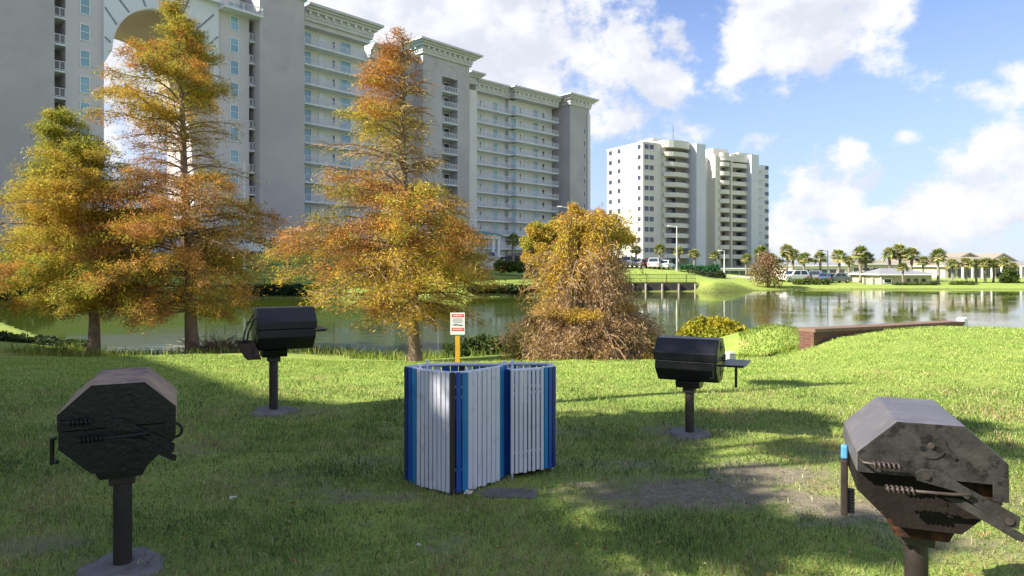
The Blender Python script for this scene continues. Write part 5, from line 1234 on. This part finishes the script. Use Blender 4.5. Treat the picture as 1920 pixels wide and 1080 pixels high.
        for xx in (-.15, .12): mb.tube([(xx, y0 - .01, zc + .12), (xx, y0 - .07, zc - .03), (xx, y0 - .09, zc - .16)], .009, 6)
        mb.build('strut', dark_metal, tr_)
    return o
g_nl = grill('black grill with tan rust-bleached lid, end-on with soil-ringed footing, in the shade', 230, 3.4, 26, .755, lid_m=grill_tan, foot=.24, sc_=.95)
g_bl = grill('black grill with an open ash scoop at its end, standing before the pond', 513, 7.06, -62, .865, L=.58, shelf=1, tray=True, lever=False, ring=False, foot=.26, off=.10)
g_br = grill('glossy black grill with side shelf and hanging rod, before the yellow-green bush', 1293, 6.1, 64, .68, L=.62, sc_=.87, shelf=-1, lever=False, foot=.25)
g_nr = grill('large weathered grey grill with rusted firebox and spring handles, partly sunlit', 1718, 2.8, -21, .705, sc_=.97, lap=.045, lid_m=grill_worn, body_m=grill_rust, face_m=grill_face, ring=False)
# wire brush hanging beside the rusted grill
bx, by = P(1583, 2.95)[:2]
br_o = empty('grill_brush', (bx, by, .40), R(-25), 'wire grill brush with light blue end hanging on the side of the rusted grill', 'brush')
mb = MB(); mb.box(-.014, .014, -.022, .022, .03, .27); mb.build('wooden_back', M('charred_wood', (.03, .022, .018), .7, .3, 8), br_o, bevel=.006)
mb = MB(); mb.box(-.013, .013, -.02, .02, .273, .33); mb.build('grip', M('blue_plastic', (.10, .32, .62), .35, .05, 4), br_o, bevel=.006)
mb = MB()
for i in range(9):
    for j in range(2):
        z = .04 + i * .012; y = -.012 + j * .02; mb.box(.0145, .04, y, y + .008, z, z + .006)
mb.build('bristles', dark_metal, br_o)

# ------------------------------------------------------------------ slatted litter enclosures
P_white = M('white_slat_paint', (.60, .61, .67), .55, .06, 3, bump=.15, bscale=25, col2=(.36, .35, .35), c2lo=.56, c2hi=.80, c2scale=9)
P_blue = M('royal_blue_slat_paint', (.012, .075, .33), .4, .12, 3, bump=.1, bscale=25); P_teal = M('teal_blue_slat_paint', (.02, .19, .40), .4, .12, 3, bump=.1, bscale=25)
P_navy = M('navy_slat_paint', (.012, .03, .13), .4, .15, 3); P_dark = M('dark_brown_slat_paint', (.035, .026, .024), .6, .2, 3)
P_pipe = M('white_pipe_paint', (.66, .67, .74), .4, .06, 3)
def enclosure(label, pts, seqs, h, zb_=.02):
    """slatted enclosure on a many-sided plan; pts: (px, depth) corners counter-clockwise from above, seqs: slat colours of each side"""
    pts = [P(px, d)[:2] for px, d in pts]; cx = sum(p[0] for p in pts) / len(pts); cy = sum(p[1] for p in pts) / len(pts)
    o = empty('litter_enclosure', (cx, cy, gz(cx, cy)), 0, label, 'litter bin', 'slatted litter enclosures')
    pts = [(x - cx, y - cy) for x, y in pts]
    mats = dict(w=P_white, b=P_blue, t=P_teal, n=P_navy, d=P_dark)
    slat_sets = {}
    m = len(pts)
    for i in range(m):
        p, q = Vector(pts[i]), Vector(pts[(i + 1) % m]); dv = (q - p); L = dv.length; dv.normalize(); nrm = Vector((dv.y, -dv.x))
        seq = seqs[i]; n = len(seq); sw = L / n
        for j, k in enumerate(seq):
            g = .0036 + random.uniform(-.0012, .0022); a, b = p + dv * (j * sw + g), p + dv * ((j + 1) * sw - g); t = .014
            lean = random.uniform(-.003, .003); zz = h + random.uniform(-.003, .003); zl = zb_ + random.uniform(-.006, .006)
            mb = slat_sets.setdefault((i, k), MB())
            mb.hexa([(a.x, a.y, zl), (b.x, b.y, zl), (b.x - nrm.x * t, b.y - nrm.y * t, zl), (a.x - nrm.x * t, a.y - nrm.y * t, zl),
                     (a.x + nrm.x * lean, a.y + nrm.y * lean, zz), (b.x + nrm.x * lean, b.y + nrm.y * lean, zz), (b.x - nrm.x * t, b.y - nrm.y * t, zz), (a.x - nrm.x * t, a.y - nrm.y * t, zz)])
    for (i, k), mb in slat_sets.items(): mb.build('slat_panel' if k == 'w' else 'corner_slat', mats[k], o, bevel=.003)
    def inset(k): return [(x - x / max(.01, math.hypot(x, y)) * k, y - y / max(.01, math.hypot(x, y)) * k) for x, y in pts]
    cl = inset(.024); mb = MB(); mb.tube([(x, y, h - .006) for x, y in cl + cl[:1]], .013, 8, cap=False); mb.build('rim_pipe', P_pipe, o, smooth=True)
    for zz in (zb_ + .14, h - .17):
        mb = MB(); c2 = inset(.032)
        for (a, b) in zip(c2, c2[1:] + c2[:1]): mb.tube([(*a, zz), (*b, zz)], .010, 6)
        mb.build('band', P_pipe, o)
    for i, (x, y) in enumerate(inset(.03)):
        if i % 2: continue
        mb = MB(); mb.tube([(x, y, -.05), (x, y, h + .018), (x, y, h + .026), (x, y, h + .030)], [.011, .011, .008, .002], 8); mb.build('post', P_pipe, o, smooth=True)
    c3 = inset(.07); mb = MB(); mb.prism(c3, .02, h * .62); mb.build('liner', dark_metal, o, bevel=.01)
    return o
enclosure('larger white and blue slatted litter enclosure set corner-on, in front of the yellow sign post',
          [(780, 4.63), (843, 4.455), (878, 4.50), (938, 4.74), (953, 4.86), (860, 4.93), (795, 4.88), (757, 4.75)], ['w' * 8, 'dbt', 'w' * 7, 'tb', 'wwwbtwd', 'bbww', 'www', 'nbt'], .805)
enclosure('smaller white and blue slatted litter enclosure partly hidden behind its twin',
          [(957, 4.77), (1021, 4.88), (1043, 4.98), (1031, 5.13), (957, 5.17), (913, 5.07), (937, 4.88)], ['w' * 8, 'tbn', 'www', 'wbbwwt', 'wwt', 'bb', 'tbn'], .775, .05)
# paver, soil stain and litter around them
mb = MB(); mb.prism([(-.19, -.07), (.17, -.09), (.18, .08), (-.16, .09)], -.03, .012); o = mb.build('paving_slab', M('dark_paver', (.15, .14, .13), .9, .2, 8, bump=.4, bscale=40), bevel=.006); o.location = (-.01, 4.50, 0); tag(o, 'dark concrete paver sunk in the grass at the foot of the larger litter enclosure', 'paver', kind='thing')
def scrap(label, px, py, s):
    d = EYE * F / (py - HZ); x = P(px, d)[0]; mb = MB(); v = []; k = 5
    for i in range(k):
        for j in range(k): v.append(((i - 2) * s / 4 + random.uniform(-.1, .1) * s, (j - 2) * s / 5 + random.uniform(-.1, .1) * s, .02 + random.uniform(0, .5) * s))
    mb.add(v, [(i * k + j, (i + 1) * k + j, (i + 1) * k + j + 1, i * k + j + 1) for i in range(k - 1) for j in range(k - 1)])
    o = mb.build('paper_scrap', white_wall); o.location = (x, d, gz(x, d)); m = o.modifiers.new('thickness', 'SOLIDIFY'); m.thickness = .002
    return tag(o, label, 'litter')
scrap('crumpled white paper scrap at the foot of the larger litter enclosure', 878, 932, .05); scrap('small white scrap lying in shaded grass between the first grill and the litter enclosures', 436, 940, .035); scrap('tiny white scrap in the grass below the litter enclosures', 786, 1029, .02)

# ------------------------------------------------------------------ warning sign on a yellow post
sd_ = 13.2; sx = P(858.5, sd_)[0]; sg = gz(sx, sd_)
sign = empty('warning_sign', (sx, sd_, sg), R(0), 'small white and red warning sign on a square yellow post behind the litter enclosures', 'sign')
yel = M('yellow_post_paint', (.62, .36, .03), .6, .12, 4); sgw = M('sign_white', (.80, .78, .76), .5, .03, 3); sgr = M('sign_red', (.58, .09, .06), .5, .06, 3); sgk = M('sign_print', (.16, .19, .22), .6, .1, 3)
zt0, zb0 = zat(586, sd_) - sg, zat(627, sd_) - sg; hw = 13.5 / F * sd_
mb = MB(); mb.box(-.044, .044, -.044, .044, -.3, zt0 - .03); mb.build('post', yel, sign, bevel=.006)
mb = MB(); mb.box(-hw, hw, -.056, -.047, zb0, zt0); pan = mb.build('sign_panel', sgw, sign, bevel=.003)
H_ = zt0 - zb0
def strip(mb, x0, x1, y0, y1): mb.box(x0 * hw, x1 * hw, -.0585, -.0565, zb0 + H_ * y0, zb0 + H_ * y1)
mb = MB(); strip(mb, -.84, .84, .80, .94); mb.build('header_band', sgr, pan)
mb = MB(); strip(mb, -.84, .84, .17, .32); mb.build('lower_band', sgr, pan)
mb = MB()
for (a, b, y, t) in ((-.66, .66, .70, .035), (-.74, .74, .62, .03), (-.6, .62, .55, .03)):
    xx = a
    while xx < b: w_ = random.uniform(.08, .2); strip(mb, xx, min(b, xx + w_), y, y + t); xx += w_ + .05
for (x0, x1, y0, y1) in ((-.72, -.1, .42, .46), (-.5, .1, .44, .49), (.0, .7, .40, .44), (.25, .55, .43, .47)): strip(mb, x0, x1, y0, y1)
mb.build('print_line', sgk, pan)
mb = MB()
def strip2(mb, x0, x1, y0, y1): mb.box(x0 * hw, x1 * hw, -.0605, -.0588, zb0 + H_ * y0, zb0 + H_ * y1)
for (y, t) in ((.845, .05), (.225, .045)):
    xx = -.62
    while xx < .6: w_ = random.uniform(.07, .13); strip2(mb, xx, xx + w_, y, y + t); xx += w_ + .05
mb.build('band_lettering', sgw, pan)

# ------------------------------------------------------------------ grass
def blades(name, n, region, lenr, wid, tints, lean=.6, seed=3, keep=None, kind='stuff', patch=True):
    r = np.random.default_rng(seed); x, y = region(r, n)
    ok = sdf(x, y) > .15
    if patch: ok &= r.random(len(x)) > worn(x, y) * 1.15
    if keep is not None: ok &= keep(x, y, r)
    x, y = x[ok], y[ok]; n = len(x); z = ground(x, y)
    base = np.stack([x, y, z], -1); a = r.random(n) * 2 * math.pi; s = np.stack([np.cos(a), np.sin(a), np.zeros(n)], -1)
    clump = .55 + .75 * (vnoise(np.stack([x, y, 0 * x], -1), 3.1, 2) * .5 + .5) + .35 * np.maximum(0, vnoise(np.stack([x, y, 0 * x], -1), 9.0, 6))
    h = (lenr[0] + (lenr[1] - lenr[0]) * r.random(n) ** 1.6) * clump
    sc_ = np.maximum(1, y / 4.0) ** .8; w = wid * sc_
    ld = r.normal(size=(n, 2)) * lean; tip = np.stack([ld[:, 0], ld[:, 1], np.ones(n)], -1); tip = unit(tip) * h[:, None]
    mid = np.stack([ld[:, 0] * .25, ld[:, 1] * .25, np.ones(n)], -1); mid = unit(mid) * (h * .55)[:, None]
    hw_ = (s * w[:, None] / 2)
    v = np.stack([base - hw_, base + hw_, base + mid + hw_ * .75, base + mid - hw_ * .75, base + tip], 1).reshape(-1, 3)
    i = np.arange(n) * 5
    q = np.stack([i, i + 1, i + 2, i + 3], -1); t3 = np.stack([i + 3, i + 2, i + 4], -1)
    me = bpy.data.meshes.new(name); me.vertices.add(len(v)); me.vertices.foreach_set('co', v.astype(np.float32).ravel())
    lv = np.concatenate([q.ravel(), t3.ravel()]).astype(np.int32); me.loops.add(len(lv)); me.loops.foreach_set('vertex_index', lv)
    ls = np.concatenate([np.arange(n) * 4, n * 4 + np.arange(n) * 3]).astype(np.int32); me.polygons.add(2 * n); me.polygons.foreach_set('loop_start', ls); me.update(calc_edges=True)
    tn = np.array(tints); k = vnoise(np.stack([x, y, 0 * x], -1), 2.7, 9) * .42 + vnoise(np.stack([x, y, 0 * x], -1), 7.1, 4) * .22 + .45 + .22 * r.normal(size=n)
    ii = np.clip((k * len(tn)).astype(int), 0, len(tn) - 1); c = tn[ii] * (.60 + .75 * r.random((n, 1)))
    at = me.color_attributes.new('tint', 'FLOAT_COLOR', 'POINT'); cc = np.ones((n * 5, 4), np.float32); cc[:, :3] = np.repeat(np.clip(c, 0, 1), 5, 0); at.data.foreach_set('color', cc.ravel())
    me.materials.append(leaf_green); o = bpy.data.objects.new(name, me); COL.objects.link(o)
    return tag(o, kind=kind)
def wedge(y0, y1, p=1.0, side=.80, pad=.4):
    def fn(r, n):
        u = r.random(n); y = (y0 ** p + (y1 ** p - y0 ** p) * u) ** (1 / p); x = (r.random(n) * 2 - 1) * (side * y + pad); return x, y
    return fn
GR = [(.07, .115, .04), (.11, .17, .055), (.14, .21, .05), (.18, .27, .06), (.22, .29, .07), (.30, .33, .11), (.46, .42, .22), (.34, .24, .12)]
blades('grass', 330000, wedge(1.9, 10, 1.35), (.015, .075), .0042, GR, .95, 3, keep=lambda x, y, r: r.random(len(x)) > sstep(4.5, 10, y))
blades('grass', 190000, wedge(4.2, 17, 1.5), (.02, .055), .0046, [(.24, .36, .065), (.29, .41, .085), (.34, .44, .10), (.42, .46, .14), (.19, .31, .055)], .7, 4, keep=lambda x, y, r: r.random(len(x)) < sstep(4.2, 9.5, y))
def shore_band(r, n):
    y = 14 + 12 * r.random(n); x = (r.random(n) * 2 - 1) * 21; return x, y
blades('grass', 90000, shore_band, (.10, .42), .006, [(.22, .30, .04), (.27, .33, .055), (.16, .24, .03), (.33, .32, .09), (.13, .17, .04)], .45, 5, keep=lambda x, y, r: (sdf(x, y) < 3.4) & (x > -16) & (x < 4.6) & (r.random(len(x)) < 1.1 - sdf(x, y) / 3.6) & (vnoise(np.stack([x, y, 0 * x], -1), 1.1, 4) > -.35), patch=False)
blades('grass', 7000, lambda r, n: (lambda d: ((-.62 + .0 * d + (.44 + .30 * r.random(n)) * 1.0 * d) * 0 + (425 + 120 * r.random(n)) / 1280 * d, d))(14 + 9 * r.random(n)), (.04, .13), .006, [(.17, .23, .03), (.22, .26, .04), (.12, .18, .02)], .45, 6, patch=False)

# ------------------------------------------------------------------ outside the photograph: the neighbouring block and oak that shade this lawn
def uw(u, w): return (u * .957 - w * .29, u * .29 + w * .957)
HB = 19.0; sh = (HB - 0) / math.tan(SUN_EL)
nb_ = empty('apartment_block', (*uw(-35, 0), 0), 0, 'plain stucco apartment block standing beside the lawn out of view, casting the long shade', 'building')
edge = [(34, -15), (24.7, -7.9), (17.1, -4.2), (11.9, -1.87), (8.4, -.45), (7.3, .9), (6.3, 1.8), (5.0, 1.7), (2.6, 1.55), (-14, 1.4)]
poly = [uw(u - sh, w) for w, u in edge] + [uw(-46, -14), uw(-60, 10), uw(-62, 34)]
mb = MB(); mb.prism(poly, -.3, HB); mb.build('wall', stucco, nb_, True)

# shade oak standing beside the lawn, out of view: clumps placed up-sun of the dapples on the grass
oak_spots = [(2.5, 5.75, .75, 6.4), (3.4, 5.8, .62, 6.8), (4.4, 5.65, .55, 7.2), (2.3, 4.85, .62, 6.0), (2.35, 4.05, .62, 5.6), (2.2, 3.3, .6, 5.4), (3.95, 4.65, .36, 6.9), (5.8, 4.95, .42, 7.6), (5.4, 4.15, .36, 7.4), (2.95, 3.05, .42, 5.8), (3.0, 5.2, .4, 6.6)]
ox, oy = uw(-5.9, 4.8); oak = empty('shade_oak', (ox, oy, 0), 0, 'leafy oak standing beside the lawn out of view, dappling the grass around the grills', 'tree')
bl = []; tb = MB(); tb.tube([(0, 0, -.2), (0, 0, .4), (.05, .05, 2.2), (0, .1, 4.2)], [.30, .2, .16, .1], 10)
for us, ws_, rr, hh in oak_spots:
    x, y = uw(us - hh / math.tan(SUN_EL), ws_); p = (x - ox, y - oy, hh); bl.append((*p, rr, rr, rr * .55)); tb.tube([(0, .1, 3.2), (p[0] * .5, p[1] * .5, hh * .78), p], [.09, .05, .02], 6)
tb.build('trunk', bark, oak, smooth=True)
leafy('crown', bl, 9000, .075, G_MID + G_PALE, oak, hug=.6)

# fallen leaves scattered through the grass
n = 1500; fy = 2.2 + 11 * rng.random(n) ** 1.3; fx = (rng.random(n) * 2 - 1) * .8 * fy; fz = ground(fx, fy) + .012 + .02 * rng.random(n)
ok = sdf(fx, fy) > .4; c = np.stack([fx, fy, fz], -1)[ok]; n = len(c)
ax = unit(rng.normal(size=(n, 3)) * np.array([1, 1, .25])) * (.010 + .014 * rng.random((n, 1))); sd = unit(np.cross(ax, rng.normal(size=(n, 3)) * .4 + np.array([0, 0, 1]))) * np.linalg.norm(ax, axis=1, keepdims=True) * .42
v, f = quads(c, ax, sd); lc = np.array([(.30, .15, .06), (.40, .27, .10), (.22, .12, .06), (.46, .36, .18), (.16, .10, .06)])[rng.integers(0, 5, n)]
tag(np_obj('fallen_leaves', v, f, leaf_autumn, np.repeat(lc, 4, 0)), kind='stuff')

lamp_post(-225, 5.83, -861, pole_grey, 'slim dark lamp post out of view, laying a thin line of shade across the grass', .8)
